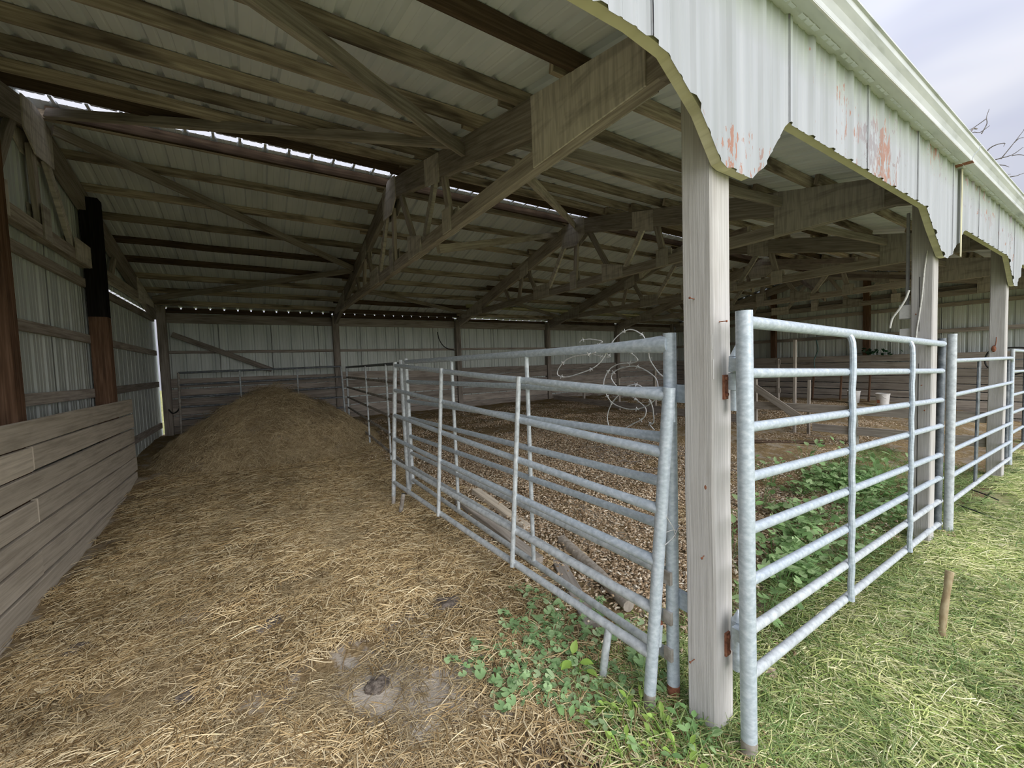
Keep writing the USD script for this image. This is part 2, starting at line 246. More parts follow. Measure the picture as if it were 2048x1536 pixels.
# ================================================================ SETTING
# ---- ground
def grid(us, vs, zf):
    uu, vv = np.meshgrid(us, vs, indexing='ij'); P = np.stack([uu, vv, zf(uu, vv)], -1).reshape(-1, 3); n, m = uu.shape
    i, j = np.meshgrid(np.arange(n - 1), np.arange(m - 1), indexing='ij'); a = (i * m + j).ravel()
    return P, np.vstack([np.stack([a, a + m, a + m + 1], 1), np.stack([a, a + m + 1, a + 1], 1)])
fl = np.concatenate([np.arange(-1.6, 5.0, .05), np.arange(5.0, 13.95, .15)])
edge = .92
obj('floor', grid(fl, np.concatenate([np.arange(edge, 4.5, .05), np.arange(4.5, 10.3, .12)]), ground), 'barn_floor', smooth=True, kind='structure', label='trodden earth and straw floor of the open barn')
near_us = np.arange(-3, 9, .07)
obj('ground', join([grid(near_us, np.arange(-3, edge + .03, .065), lambda u, v: ground(u, v)),
    grid(np.arange(-60, 61, 2.), np.arange(-60, 61, 2.), lambda u, v: np.where((np.abs(u - 5) < 11) & (np.abs(v - 4) < 8.5), -.5, -.04) + 0 * u)]), 'lawn', smooth=True, kind='structure', label='mown lawn outside the barn front')
obj('ground', join([grid(np.arange(9, 17, .4), np.arange(-4, edge + .3, .2), lambda u, v: ground(u, v)), grid(np.arange(13.8, 17, .4), np.arange(.8, 14, .4), lambda u, v: ground(u, v) * 0), grid(np.arange(-8, -1.4, .4), np.arange(-4, 14, .4), lambda u, v: ground(u, v) * 0), grid(np.arange(-8, 17, .4), np.arange(10.0, 14, .4), lambda u, v: ground(u, v) * 0 + .2 ), grid(np.arange(-8, 17, .5), np.arange(-6, -2.9, .4), lambda u, v: 0 * u)]), 'lawn', smooth=True, kind='structure', label='grass strip running round the barn')
# ---- ceiling: ribbed roof sheets, purlins, ridge boards, braces
ceil = xf('ceiling', kind='structure', label='underside of the ribbed metal barn roof on timber purlins')
fs = math.hypot(1, FA); bs = math.hypot(1, BA)
nsh = 17
for i in range(nsh):
    a, b = -1.62 + i * .9144, -1.62 + (i + 1) * .9144 + .012
    dz = .0015 * (i % 2)
    obj('roof_sheet', sheet((0, .84, roofz(.84) + dz), (1, 0, 0), (0, 1 / fs, FA / fs), (0, -FA / fs, 1 / fs), a, b, lambda u: 0, lambda u: (5.165 - .84) * fs), 'metal_roof', ceil)
    g = .05 if a < 1.4 else (.035 if a < 5.0 else -.02)
    obj('roof_sheet', sheet((0, RV + g, roofz(RV + g) + dz), (1, 0, 0), (0, 1 / bs, -BA / bs), (0, BA / bs, 1 / bs), a, b, lambda u: 0, lambda u: (10.12 - RV - g) * bs), 'metal_roof', ceil)
def purlin(v, u0, u1, m='wood_purlin', w=.089, d=.04):
    s = FA if v < RV else -BA; n = np.array([0, -s, 1]) / math.hypot(1, s)
    t = np.array([0, v, roofz(v)]) - n * (w / 2 + .003)
    j = rnd.uniform(-.006, .006)
    obj('purlin', beam(t + (u0, j, 0), t + (u1, -j, 0), w, d, side=n, nseg=6, warp=.0025), m, ceil)
rows = [1.19, 1.74, 2.30, 2.856, 3.40, 3.92, 4.40, 4.76, 5.42, 5.92, 6.45, 7.0, 7.55, 8.1, 8.65, 9.2, 9.75]
for v in rows:
    for k in range(5):
        a, b = UL + k * B, UL + (k + 1) * B
        dark = (v == 4.76) or rnd.random() < .12
        pale = v == 9.2 and k >= 2
        o = .045 * (1 if k % 2 else -1)
        purlin(v + o, a - .14, b + .14, 'wood_pale' if pale else ('wood_dark' if dark else 'wood_purlin'))
obj('pale_board', beam((5.75, 8.98, roofz(8.98) - .11), (13.0, 9.05, roofz(9.05) - .11), .035, .13, side=(0, 0, 1)), 'wood_lip', ceil, label='pale flat board low on the back roof slope')
obj('ridge_board', beam((UL, 5.30, 3.985), (UR, 5.30, 3.985), .10, .036), 'wood_dark', ceil)
teeth = [box((k * RIB - .012, 5.16, 4.058), (k * RIB + .012, 5.28, 4.07)) for k in range(-6, 24)]
obj('ridge_spacer', join(teeth), 'metal_roof', ceil)
def brace(p, q, w=.085, d=.038, m='wood_truss', side=None, par=ceil): obj('brace', beam(p, q, w, d, side=side, nseg=5, warp=.003), m, par)
for k in (-1, 0, 1, 2, 3):
    a = U0 + k * B
    if k == -1:
        brace((.03, 1.90, 3.10), (1.53, 3.05, 3.37), .10); brace((UL + .02, 5.25, 3.95), (1.54, 3.22, 3.50), .09, side=(0, .3, 1))
        brace((UL + .02, 5.35, 3.86), (1.53, 7.45, 3.36), .09, side=(0, 0, 1)); brace((UL + .02, 9.25, 2.95), (1.53, 7.5, 3.33), .085)
    else:
        brace((a + .02, 2.4, 2.99), (a + B - .06, 5.15, 3.86), .085); brace((a + .03, 3.9, 2.80), (a + B - .06, 5.62, 3.84), .085)
        brace((a + .03, 8.05, 3.14), (a + B - .06, 9.3, 2.93), .075); brace((a + .05, 2.5, 3.22), (a + B - .1, 2.03, 3.14), .09)
# ---- roof trusses: one built, copies along the barn
def make_truss():
    t = xf('roof_truss', (U0, 0, 0), label='first roof truss from the left, resting on the nearest front post', category='roof truss', group=None)
    def mem(name, p, q, d, m='wood_truss', c=-.016, th=.072): return obj(name, beam((c, *p), (c, *q), th, d, side=(1, 0, 0), nseg=3, warp=.001), m, t)
    ufz = lambda v: 3.976 - .2265 * (5.2 - v); ubz = lambda v: 3.976 - .238 * (v - 5.2)
    D = .232
    mem('top_chord', (.96, ufz(.96) - D / 2), (5.2, ufz(5.2) - D / 2), D); mem('top_chord', (5.2, ubz(5.2) - D / 2), (9.82, ubz(9.82) - D / 2), D)
    mem('bottom_chord', (1.0, 2.892), (9.93, 2.892), .124)
    for p, q in [((3.80, 3.42), (4.13, 2.95)), ((3.58, 3.42), (3.45, 2.87)), ((4.88, 3.72), (4.44, 3.0)), ((5.46, 3.62), (5.99, 2.93)), ((5.165, 3.62), (5.215, 2.93)), ((6.62, 3.45), (6.32, 2.95)), ((6.80, 3.42), (6.94, 2.95)), ((2.9, 3.42), (2.9, 3.22)), ((7.5, 3.25), (7.3, 2.95))]:
        mem('web_member', p, q, .085, 'wood_gusset' if len(p) and p[0] in (3.80, 5.46) else 'wood_truss', th=.04)
    gs = [[(1.24, 3.085), (1.24, 2.835), (2.105, 2.835), (2.11, 3.272)], [(3.60, 3.60), (3.60, 3.33), (3.95, 3.42), (3.95, 3.68)], [(4.93, 3.93), (4.93, 3.66), (5.12, 3.53), (5.5, 3.56), (5.5, 3.90), (5.2, 3.97)], [(4.15, 2.834), (4.56, 2.834), (4.56, 3.10), (4.16, 3.0)],
          [(5.15, 2.834), (5.31, 2.834), (5.31, 3.13), (5.15, 3.13)], [(5.9, 2.834), (6.38, 2.834), (6.38, 3.06), (5.9, 3.06)], [(6.85, 3.5), (6.85, 3.3), (6.55, 3.36), (6.55, 3.6)], [(8.5, 3.17), (8.5, 2.835), (9.6, 2.835), (9.6, 2.92)], [(3.38, 2.834), (3.56, 2.834), (3.56, 3.05), (3.38, 3.05)]]
    for g in gs:
        for s in (-.064, .021):
            obj('gusset', board_poly(g, s, s + .011), 'wood_gusset', t)
    return t
truss = make_truss()
tl = {1: 'second roof truss from the left, between the two nearest front posts and the back', 2: 'third roof truss, deep in the barn above the plank pen', 3: 'fourth roof truss, last one before the far end wall', -1: 'dim roof truss against the left gable wall', 4: 'farthest roof truss against the far gable wall'}
for k in (1, 2, 3, -1, 4): copy(truss, 'roof_truss', (U0 + k * B - (.06 if k == -1 else 0), 0, 0), label=tl[k], category='roof truss')
# ---- walls
def siding(parent, axis, pos, n, a0, a1, lo, hi, m='metal_wall_inside', step=.9144, skip=()):
    i = 0; x = a0
    while x < a1 - .01:
        y = min(x + step, a1)
        if axis == 'v': s = sheet((pos, 0, 0), (0, 1, 0), (0, 0, 1), (n, 0, 0), x, y + .01, lo, hi)
        else: s = sheet((0, pos, 0), (1, 0, 0), (0, 0, 1), (0, n, 0), x, y + .01, lo, hi)
        obj('siding_sheet', s, m, parent); x = y; i += 1
wl = xf('wall_left', kind='structure', label='left gable wall of ribbed metal on girts and posts with plank skirting')
xl = UL - .13
siding(wl, 'v', xl, -1, .86, 6.50, lambda v: -.3, lambda v: roofz(v) + .01)
siding(wl, 'v', xl, -1, 6.50, 10.17, lambda v: -.3, lambda v: 2.742 + .012 * (v - 6.3) / 3.4)
siding(wl, 'v', xl, -1, 6.50, 10.1, lambda v: 2.775, lambda v: roofz(v) + .01)
for z0, z1 in ((1.40, 1.50), (2.0, 2.09), (2.63, 2.725), (.62, .72)):
    for v0, v1 in ((.95, 4.2), (4.2, 6.33), (6.33, 9.95)):
        obj('girt', beam((UL - .11, v0, (z0 + z1) / 2 + rnd.uniform(-.01, .01)), (UL - .11, v1, (z0 + z1) / 2 + rnd.uniform(-.01, .01)), z1 - z0, .038, side=(0, 0, 1), nseg=3, warp=.002), 'wood_truss', wl)
obj('wall_post', beam((UL - .02, 4.22, -.4), (UL - .02, 4.22, 3.62), S6, S6, side=(1, 0, 0)), 'wood_reddish', wl)
obj('wall_post', beam((UL - .02, 6.42, -.4), (UL - .02, 6.42, 2.3), S6 + .02, S6 + .02, side=(1, 0, 0)), 'wood_reddish', wl); obj('wall_post', beam((UL - .02, 6.42, 2.3), (UL - .02, 6.42, 3.62), S6 + .022, S6 + .022, side=(1, 0, 0)), 'wood_char', wl, label='blackened upper half of the post')
obj('wall_post', beam((UL - .0, .99, -.4), (UL - .0, .99, 2.83), S6, S6, side=(1, 0, 0)), 'wood_post', wl)
z = 1.335
for i in range(9):
    hgt = .178
    vs_ = [1.1, 4.18, 6.94] if i % 2 else [1.1, 3.3, 6.93]
    for a, b in zip(vs_, vs_[1:]):
        gap = rnd.uniform(.004, .016)
        dz = rnd.uniform(-.006, .006)
        obj('plank', beam((UL + .075 + rnd.uniform(-.004, .004), a + .004, z - hgt / 2 + dz), (UL + .075 + rnd.uniform(-.004, .006), b - .004, z - hgt / 2 - dz), hgt - gap, .036, side=(0, 0, 1), nseg=4, warp=.002), 'wood_plank', wl)
    z -= hgt + .008
wb = xf('wall_back', kind='structure', label='back wall of ribbed metal with timber girts, posts and splash boards')
yb = VB + .145
siding(wb, 'u', yb, 1, -1.50, UR + .1, lambda u: -.2, lambda u: 2.882)
for k in range(-1, 5):
    obj('wall_post', beam((U0 + k * B, VB + S6 / 2, -.2), (U0 + k * B, VB + S6 / 2, 2.93 if k in (-1, 4) else 2.83), S6, S6, side=(1, 0, 0)), 'wood_truss', wb)
for k in range(5):
    a, b = UL + k * B + .07, UL + (k + 1) * B - .07
    for z0, z1, d in ((2.03, 2.085, .05), (2.62, 2.80, .04), (2.81, 2.882, .04)):
        m = 'wood_dark' if (z0 > 2.8) else 'wood_truss'
        obj('girt', beam((a, VB + .11, (z0 + z1) / 2), (b, VB + .11, (z0 + z1) / 2), z1 - z0, d, side=(0, 0, 1), nseg=4, warp=.003), m, wb)
    z = 1.545
    for i in range(7):
        h_ = rnd.choice((.17, .185, .19)); t = rnd.uniform(-.012, .012) + (.05 * (i - 2.5) / 5 if k == 1 else 0); g = rnd.uniform(.004, .028)
        obj('plank', beam((a, VB + .075, z - h_ / 2 - t), (b, VB + .075, z - h_ / 2 + t), h_ - g, .034, side=(0, 0, 1), nseg=4, warp=.003), 'wood_truss', wb); z -= h_
    blocks = [box((max(a, j * RIB + .013), VB + .10, 2.86), (min(b, (j + 1) * RIB - .013), VB + .135, roofz(VB + .135) + .002)) for j in range(math.floor(a / RIB), math.ceil(b / RIB)) if min(b, (j + 1) * RIB - .013) > max(a, j * RIB + .013)]
    if k != 2: obj('eave_closure', join(blocks), 'wood_dark', wb)
brace((-1.29, VB - .03, 2.39), (.30, VB - .03, 1.66), .10, .036, par=wb, side=(0, 0, 1))
obj('hanging_strip', tube(spline([(4.05, VB - .02, 2.5), (4.1, VB - .03, 2.28), (4.25, VB - .03, 2.1), (4.5, VB - .02, 2.03)]), .012, 6), 'black_rubber', wb, True)
wr = xf('wall_right', kind='structure', label='far right gable wall of ribbed metal with girts and plank skirting')
siding(wr, 'v', UR + .13, 1, .86, 10.1, lambda v: -.3, lambda v: roofz(v) + .01)
for z0, z1 in ((1.99, 2.08), (2.60, 2.69), (2.98, 3.07)):
    for v0, v1 in ((.95, 4.0), (4.12, 6.3), (6.4, 9.95)):
        if z0 > 2.9: v0 = max(v0, 1.6); v1 = min(v1, 8.6)
        obj('girt', beam((UR + .09, v0, (z0 + z1) / 2), (UR + .09, v1, (z0 + z1) / 2), z1 - z0, .05, side=(0, 0, 1)), 'wood_truss', wr)
for v in (.99, 4.06, 6.35): obj('wall_post', beam((UR + .02, v, -.4), (UR + .02, v, min(3.6, roofz(v) - .1)), S6, S6, side=(1, 0, 0)), 'wood_reddish' if v > 1 else 'wood_post', wr)
z = 1.515
for i in range(9):
    for a, b in ((1.1, 4.3), (4.3, 9.9)):
        g = rnd.uniform(.006, .03); obj('plank', beam((UR - .06, a, z - .09 + rnd.uniform(-.008, .008)), (UR - .06, b - .005, z - .09), .178 - g, .034, side=(0, 0, 1), nseg=3, warp=.003), 'wood_grey', wr)
    z -= .182
# ---- front header: scalloped white siding, board behind it
POSTS = [U0 + k * B for k in range(-1, 5)]
SC = {0: (-.393, -.03, .14, .437), 1: (-.52, -.05, .06, .60), 2: (-.45, -.05, .10, .5), 3: (-.45, -.05, .10, .5), -1: (-.45, -.05, .12, .5), 4: (-.45, -.05, .12, .5)}
SCP = [(-5, 2.64)]
for k in range(-1, 5):
    a, b, c, d = SC[k]; u = U0 + k * B
    SCP += [(u + a, 2.635), (u + a + .19, 2.50), (u + (a + .19) * .25 + b * .75 , 2.375), (u + b, 2.335), (u + c, 2.335), (u + c + (d - c) * .3, 2.41), (u + c + (d - c) * .75, 2.555), (u + d, 2.638)]
    if k == 0: SCP[-8:] = [(1.05, 2.652), (1.216, 2.632), (1.41, 2.494), (1.534, 2.345), (1.57, 2.335), (1.75, 2.332), (1.86, 2.42), (1.99, 2.57), (2.047, 2.638)]
SCP += [(20, 2.64)]
scu = np.array([p[0] for p in SCP]); scz = np.array([p[1] for p in SCP])
zbot = lambda u: float(np.interp(u, scu, scz))
wf = xf('wall_front', kind='structure', label='scalloped white metal siding over the open barn front, paint flaking')
for i in range(17):
    a = -1.62 + i * .9144
    us, hs = profile(a, a + .924)
    obj('siding_sheet', sheet((0, .884, 0), (1, 0, 0), (0, 0, 1), (0, -1, 0), a, a + .924, lambda u: zbot(u) - .004, lambda u: 3.10, h=.013), 'siding_white', wf)
for k in range(-1, 4):
    a, b = U0 + k * B, U0 + (k + 1) * B
    xs = np.unique(np.concatenate([[a, b], scu[(scu > a) & (scu < b)]]))
    obj('header_board', board_poly([(x, zbot(x) + .004) for x in xs] + [(b, 3.04), (a, 3.04)], .8875, .928, axis=1), 'wood_lip', wf)
    obj('header_beam', beam((a + .07, .955, 2.955), (b - .07, .955, 2.955), .18, .04, side=(0, 0, 1)), 'wood_dark', wf)
obj('seam_strip', beam((5.0, .862, 2.37), (5.0, .862, 3.08), .03, .006, side=(1, 0, 0)), 'wood_lip', wf)
# ================================================================ THINGS
g = xf('gutter', label='long pale K-style metal gutter along the barn eave, streaked grey', category='gutter')
def gut(u0, u1):
    pr = [(.884, 3.20), (.884, 3.086), (.795, 3.086), (.790, 3.092), (.788, 3.115), (.775, 3.14), (.755, 3.16), (.752, 3.185), (.742, 3.188), (.742, 3.196), (.760, 3.196), (.760, 3.166), (.782, 3.144), (.796, 3.118), (.798, 3.094), (.876, 3.094), (.876, 3.20)]
    return board_poly([(v, z) for v, z in pr], u0, u1, axis=0)
obj('trough', gut(-1.7, 4.88), 'gutter_paint', g); obj('trough', gut(4.90, 11.0), 'gutter_paint', g); obj('trough', gut(11.01, 14.1), 'gutter_paint', g)
obj('bottom_edge', box((-1.7, .7895, 3.084), (14.1, .7975, 3.0865)), 'white_plastic', g, label='bright lower front edge of the gutter')
obj('seam', box((4.86, .786, 3.0835), (4.93, .886, 3.087)), 'rust', g, label='rusty gutter seam')
# ---- front posts
def front_post(k, label, top=2.99):
    t = xf('barn_post', (U0 + k * B, VF + S6 / 2, 0), label=label, category='post')
    lean = 0 if k != 1 else .0
    b = beam((0, 0, -.15), (0, 0, 2.83), S6, S6, side=(1, 0, 0), ch=.008, nseg=10, warp=.0015)
    c = beam((.046, 0, 2.83), (.046, 0, top), .04, S6, side=(1, 0, 0))
    obj('post_body', join([b, c]), 'wood_post', t)
    return t
p1 = front_post(0, 'nearest weathered grey square timber post, between the leaning gates and the tall gate')
p2 = front_post(1, 'second weathered timber post, behind the free end of the tall pipe gate')
p3 = front_post(2, 'third weathered timber post, behind the low flat-stay panel')
p4 = front_post(3, 'farthest timber post of the open front at the right picture edge')
def nail(t, p, d, L=.035, r=.002):
    p = np.array(p); d = np.array(d, float); d /= np.linalg.norm(d)
    obj('nail', join([tube([p, p + d * L], r, 6), tube([p + d * L, p + d * (L + .003)], r * 2.4, 8)]), 'rust', t, True)
h_ = S6 / 2
for p, d in [((h_, -.03, 2.235), (1, -.2, .1)), ((-h_, .01, 1.85), (-1, 0, .1)), ((-h_, -.02, .78), (-1, -.3, .05)), ((h_, .02, 1.05), (1, 0, -.3)), ((h_, .01, .72), (1, .1, -.8)), ((-h_, .03, .30), (-1, 0, 0)), ((-.02, -h_, 1.75), (0, -1, 0))]: nail(p1, p, d, .03)
obj('knot', trimesh.creation.icosphere(2, 1).apply_transform(np.diag([.003, .007, .012, 1])).apply_translation((-h_ + .001, -.03, 1.073)), 'rust', p1, True)
obj('paint_patch', join([box((-h_ + .013, -h_ - .0006, 1.60), (-h_ + .03, -h_ + .001, 1.70)), box((-h_ - .0006, -h_ + .002, 1.64), (-h_ + .001, -h_ + .014, 1.70)), box((-h_ + .002, -h_ - .0006, 1.52), (-h_ + .008, -h_ + .001, 1.60))]), 'white_plastic', p1, label='flaked white paint smear')
for p, d in [((-h_, -.01, 1.32), (-1, 0, 0)), ((-h_, .03, 1.9), (-1, 0, 0)), ((-h_, -.03, 1.12), (-1, 0, -.2))]: nail(p2, p, d, .02)
obj('check_crack', box((-h_ - .0008, .012, .25), (-h_ + .002, .0155, 2.2)), 'black_rubber', p2, label='long dark drying crack')
# electrical bits on post two
obj('white_cord', tube(spline([(U0 + B - h_ - .006, .971, 2.40), (U0 + B - h_ - .006, .987, 2.248), (U0 + B - h_ - .006, .998, 2.05), (U0 + B - h_ - .006, 1.015, 1.872), (U0 + B - h_ - .006, 1.026, 1.77), (U0 + B - h_ - .006, 1.03, 1.70)]), .0055, 8), 'rope_white', None, True, label='thin white cord hanging down the second timber post', category='cord')
sb = xf('switch_box', (U0 + B + .02, VF + S6 + .04, 1.80), label='small grey electrical box on the back of the second timber post', category='electrical box')
obj('box_body', box((-.05, -.04, .07), (.05, .04, .19)), 'grey_plastic', sb); obj('cover', box((-.056, -.036, .075), (-.05, .036, .185)), 'white_plastic', sb); obj('lower_box', box((-.045, -.035, -.12), (.045, .035, -.01)), 'white_plastic', sb); obj('conduit', tube([(0, 0, .19), (0, 0, .95)], .012, 8), 'grey_plastic', sb, True)
obj('insulation_strap', tube(spline([(U0 + B - .10, 1.09, 2.03), (U0 + B - .10, 1.13, 1.95), (U0 + B - .10, 1.17, 1.88), (U0 + B - .10, 1.185, 1.80)]), [.004] * 18 + [.005], 6) if False else tube(spline([(U0 + B - .10, 1.07, 2.10), (U0 + B - .10, 1.09, 2.03), (U0 + B - .10, 1.13, 1.95), (U0 + B - .10, 1.17, 1.88), (U0 + B - .10, 1.185, 1.80)]), .008, 6), 'rope_white', None, True, label='stiff pale strap curling off the side of the second post', category='strap')
ins = xf('fence_insulator', (U0 + 2 * B - h_, VF + .09, 1.59), label='rusty teardrop insulator bracket nailed to the third timber post', category='insulator')
obj('bracket', trimesh.creation.icosphere(2, 1).apply_transform(np.diag([.014, .02, .04, 1])), 'rust', ins, True); obj('hook', tube([(0, -.01, .03), (-.02, -.02, .09), (-.015, -.02, .14)], .004, 6), 'rust', ins, True)
# ---- pipe gates
def L3(a, b, t): return np.asarray(a, float) + (np.asarray(b, float) - np.asarray(a, float)) * t
def weld(t, p, r=.028): obj('weld', tube([np.array(p) - (0, 0, .006), np.array(p) + (0, 0, .006)], r, 10), 'rust', t, True)
# lower panel, tilted, near the camera
NT, NB, FT, FB = (np.array(q) for q in ((1.518, 1.12, 1.474), (1.421, 1.183, 0.0), (1.202, 4.10, 1.670), (1.118, 4.113, .20)))
ga = xf('pipe_gate', label='lower six-bar pipe panel tilted against the gate behind it, bent feet', category='gate')
obj('end_stile', tube([NT + (NT - NB) * .006, L3(NT, NB, .93)], .027, 14), 'galvanised', ga, 35); obj('end_stile', tube([L3(NT, NB, .93), NB - (0, 0, .06)], .0272, 14), 'galvanised_brown', ga, 35, label='mud-stained lower end of the near stile')
obj('end_stile', tube([FT, L3(FT, FB, .93)], .021, 12), 'galvanised_dusty', ga, 35); obj('stile_foot', tube([L3(FT, FB, .93), L3(FT, FB, 1.0), L3(FT, FB, 1.02) + (.03, -.14, -.02), L3(FT, FB, .97) + (-.01, -.28, 0), L3(FT, FB, .86) + (.0, -.32, 0)], .020, 10), 'galvanised_brown', ga, True)
sn = [.018, .189, .361, .521, .669, .811]; sf = [.024, .194, .367, .531, .684, .83]
for i, (a, b) in enumerate(zip(sn, sf)):
    P, Q = L3(NT, NB, a), L3(FT, FB, b)
    obj('rail', tube([L3(P, Q, t) + (0, 0, -.006 * math.sin(math.pi * t)) for t in (0, .03, .1, .5, .97, 1)], [.026, .024, .0215, .0205, .0195, .019], 14), 'galvanised' if i < 4 else 'galvanised_dusty', ga, 35)
for t0 in (.336, .668):
    P = L3(NT, FT, t0) + (-.02, -.006, -.01); Q = L3(L3(NT, NB, .811), L3(FT, FB, .83), t0) + (-.02, -.006, -.02)
    obj('stay', tube([P, Q], .0155, 10), 'galvanised_dusty', ga, 35)
lg = L3(L3(NT, NB, .811), L3(FT, FB, .83), .081)
obj('leg', tube([lg + (0, 0, 0), lg + (-.03, -.0, -.12), (1.40, 1.45, .0), (1.42, 1.47, -.05)], .019, 10), 'galvanised_dusty', ga, True)
obj('latch_sleeve', tube([L3(NT, NB, .72) + (.035, .0, 0), L3(NT, NB, .79) + (.035, 0, 0)], .017, 10), 'galvanised', ga, 35); obj('sleeve_rim', tube([L3(NT, NB, .72) + (.035, .0, 0), L3(NT, NB, .717) + (.035, 0, 0)], .0172, 10), 'rust', ga, 35)
obj('hinge_strap', box((1.508, 1.11, 1.33), (1.545, 1.15, 1.395)), 'galvanised', ga)
# taller gate behind, hung on the post
NT, NB, FT, FB = (np.array(q) for q in ((1.588, 1.165, 1.724), (1.584, 1.17, 0.0), (1.352, 4.22, 1.684), (1.366, 4.22, .36)))
gb = xf('pipe_gate', label='taller eight-bar pipe gate behind the tilted panel, hung on the nearest post', category='gate')
obj('hinge_stile', tube([NT, L3(NT, NB, .955)], .029, 16), 'galvanised', gb, 35); obj('stile_foot', tube([L3(NT, NB, .955), NB - (0, 0, .08)], .0293, 16), 'rust', gb, 35)
obj('end_stile', tube([FT + (0, 0, .02), FB], .021, 12), 'galvanised_dusty', gb, 35)
obj('gate_stop_pipe', tube([FT + (-.035, .06, .01), FB + (-.03, .06, -.12)], .024, 12), 'galvanised_dusty', gb, 35)
zn = [1.675, 1.455, 1.244, 1.032, .825, .6, .383, .20]; sf = [.012, .169, .325, .462, .608, .746, .864, .967]
for i, (a, b) in enumerate(zip(zn, sf)):
    P = np.array([NT[0], NT[1], a]); Q = L3(FT, FB, b)
    if i == 0: r = [.042, .041, .033, .026, .0235, .022, .021]; ts = (0, .012, .05, .11, .25, .6, 1)
    else: r = [.028, .026, .0225, .021, .020, .020, .0195]; ts = (0, .02, .06, .12, .3, .6, 1)
    obj('rail', tube([L3(P, Q, t) for t in ts], r, 14), 'galvanised' if i < 5 else 'galvanised_dusty', gb, 35)
obj('weld', tube([(NT[0], NT[1] + .028, 1.633), (NT[0], NT[1] + .028, 1.717)], .012, 8), 'rust', gb, True)
for t0 in (.337, .672):
    P = L3(np.array([NT[0], NT[1], 1.66]), FT, t0); Q = L3(np.array([NT[0], NT[1], .20]), FB, t0)
    obj('stay', tube([P, Q + (0, 0, .02)], .0145, 10), 'galvanised_dusty', gb, 35)
for z0 in (1.46, .50): obj('hinge_plate', box((1.60, 1.05, z0 - .05), (1.625, 1.165, z0 + .03)), 'galvanised', gb); 
for z0 in (1.14, .60, .41, .235): obj('lug', box((1.545, 1.15, z0 - .03), (1.562, 1.19, z0 + .03)), 'galvanised_brown', gb)
obj('wire_tie', join([tube(spline([(1.475, 1.12, .93), (1.52, 1.11, .86), (1.56, 1.13, .80), (1.62, 1.16, .86), (1.625, 1.19, .92)]), .0022, 5), tube(spline([(1.47, 1.16, .82), (1.54, 1.13, .84), (1.60, 1.14, .81), (1.62, 1.17, .77)]), .0022, 5), tube(spline([(1.46, 1.11, .80), (1.53, 1.115, .82), (1.6, 1.14, .84)]), .0022, 5)]), 'wire', None, True, label='twisted bright wire tying the two left gate stiles together', category='wire')
# right gate with tall round hinge stile
gc = xf('pipe_gate', label='tall eight-bar galvanised gate with a thick round hinge stile right of the nearest post', category='gate')
P0 = np.array([1.560, .815]); P1 = np.array([4.95, .948])
obj('hinge_stile', tube([(1.556, .818, 1.778), (1.563, .812, .10)], .0295, 18), 'galvanised', gc, 35); obj('stile_foot', tube([(1.563, .812, .10), (1.563, .812, -.12)], .030, 18), 'galvanised_brown', gc, 35)
zl = [1.737, 1.544, 1.337, 1.144, .938, .732, .536, .354]; zr = [1.652, 1.423, 1.174, .951, .701, .501, .298, .10]
for i, (a, b) in enumerate(zip(zl, zr)):
    P = np.array([*P0, a]); Q = np.array([*P1, b]); r0 = .0235 if i == 0 else .0195
    obj('rail', tube([L3(P, Q, t) for t in (0, .04, .3, .7, .96, 1)], [r0, r0, r0, r0, r0 * 1.02, r0 * 1.15], 14), 'galvanised' if i < 6 else 'galvanised_dusty', gc, 35)
for t0 in (.318, .672):
    q = L3([*P0, 0], [*P1, 0], t0); za, zb = zl[0] + (zr[0] - zl[0]) * t0, zl[7] + (zr[7] - zl[7]) * t0
    pts = [q + (.0, 0, za), q + (0, -.024, za - .05)]
    for a, b in zip(zl[1:], zr[1:]):
        zz = a + (b - a) * t0; pts += [q + (.002, -.0275, zz), q + (-.001, -.0245, zz - .10)]
    obj('stay', tube(spline(pts[:-1], 3), .015, 10), 'galvanised', gc, 35)
obj('end_stile', tube([(4.95, .95, 1.70), (4.90, .95, .06)], .026, 14), 'dark_steel', gc, 35)
for z0 in (1.49, .40):
    hpl = obj('hinge_plate', box((1.607, .926, z0 - .055), (1.638, .935, z0 + .045)), 'rust', gc, label='rusty hinge plate')
    obj('hinge_barrel', tube([(1.632, .895, z0 - .015), (1.632, .895, z0 + .052)], .0235, 14), 'galvanised', gc, 35); obj('hinge_barrel', tube([(1.630, .893, z0 + .056), (1.626, .888, z0 + .12)], .0245, 14), 'galvanised', gc, 35)
    obj('hinge_pin', tube([(1.632, .895, z0 - .10), (1.632, .895, z0 + .02)], .017, 12), 'galvanised', gc, 35); obj('pin_cap', trimesh.creation.cone(.023, .05).apply_translation((1.625, .886, z0 + .12)), 'galvanised', gc)
    obj('hinge_strap', box((1.575, .822, z0 + .062), (1.632, .885, z0 + .112)), 'galvanised', gc)
    for zz in (-.035, .03): obj('bolt', tube([(1.622, .93, z0 + zz), (1.622, .918, z0 + zz)], .008, 6), 'rust', hpl)
gp = xf('gate_post', (5.04, .91, 0), label='slender upright steel post between the tall gate and the low panel', category='gate post')
obj('pipe', tube([(.012, 0, 1.735), (0, 0, -.1)], .031, 14), 'galvanised_dusty', gp, 35); obj('wooden_peg', tube([(.16, .02, .36), (.15, .02, .22), (.14, .02, -.02)], [.014, .022, .022], 7), 'bark', gp)
gd = xf('pipe_gate', label='low six-bar panel with a dark flat stay in front of the third post', category='gate panel')
ul_, ur_ = 5.06, 8.0
zl = [1.505, 1.21, .945, .73, .505, .28]; zr = [1.468, 1.16, .865, .645, .41, .20]; vy = .90
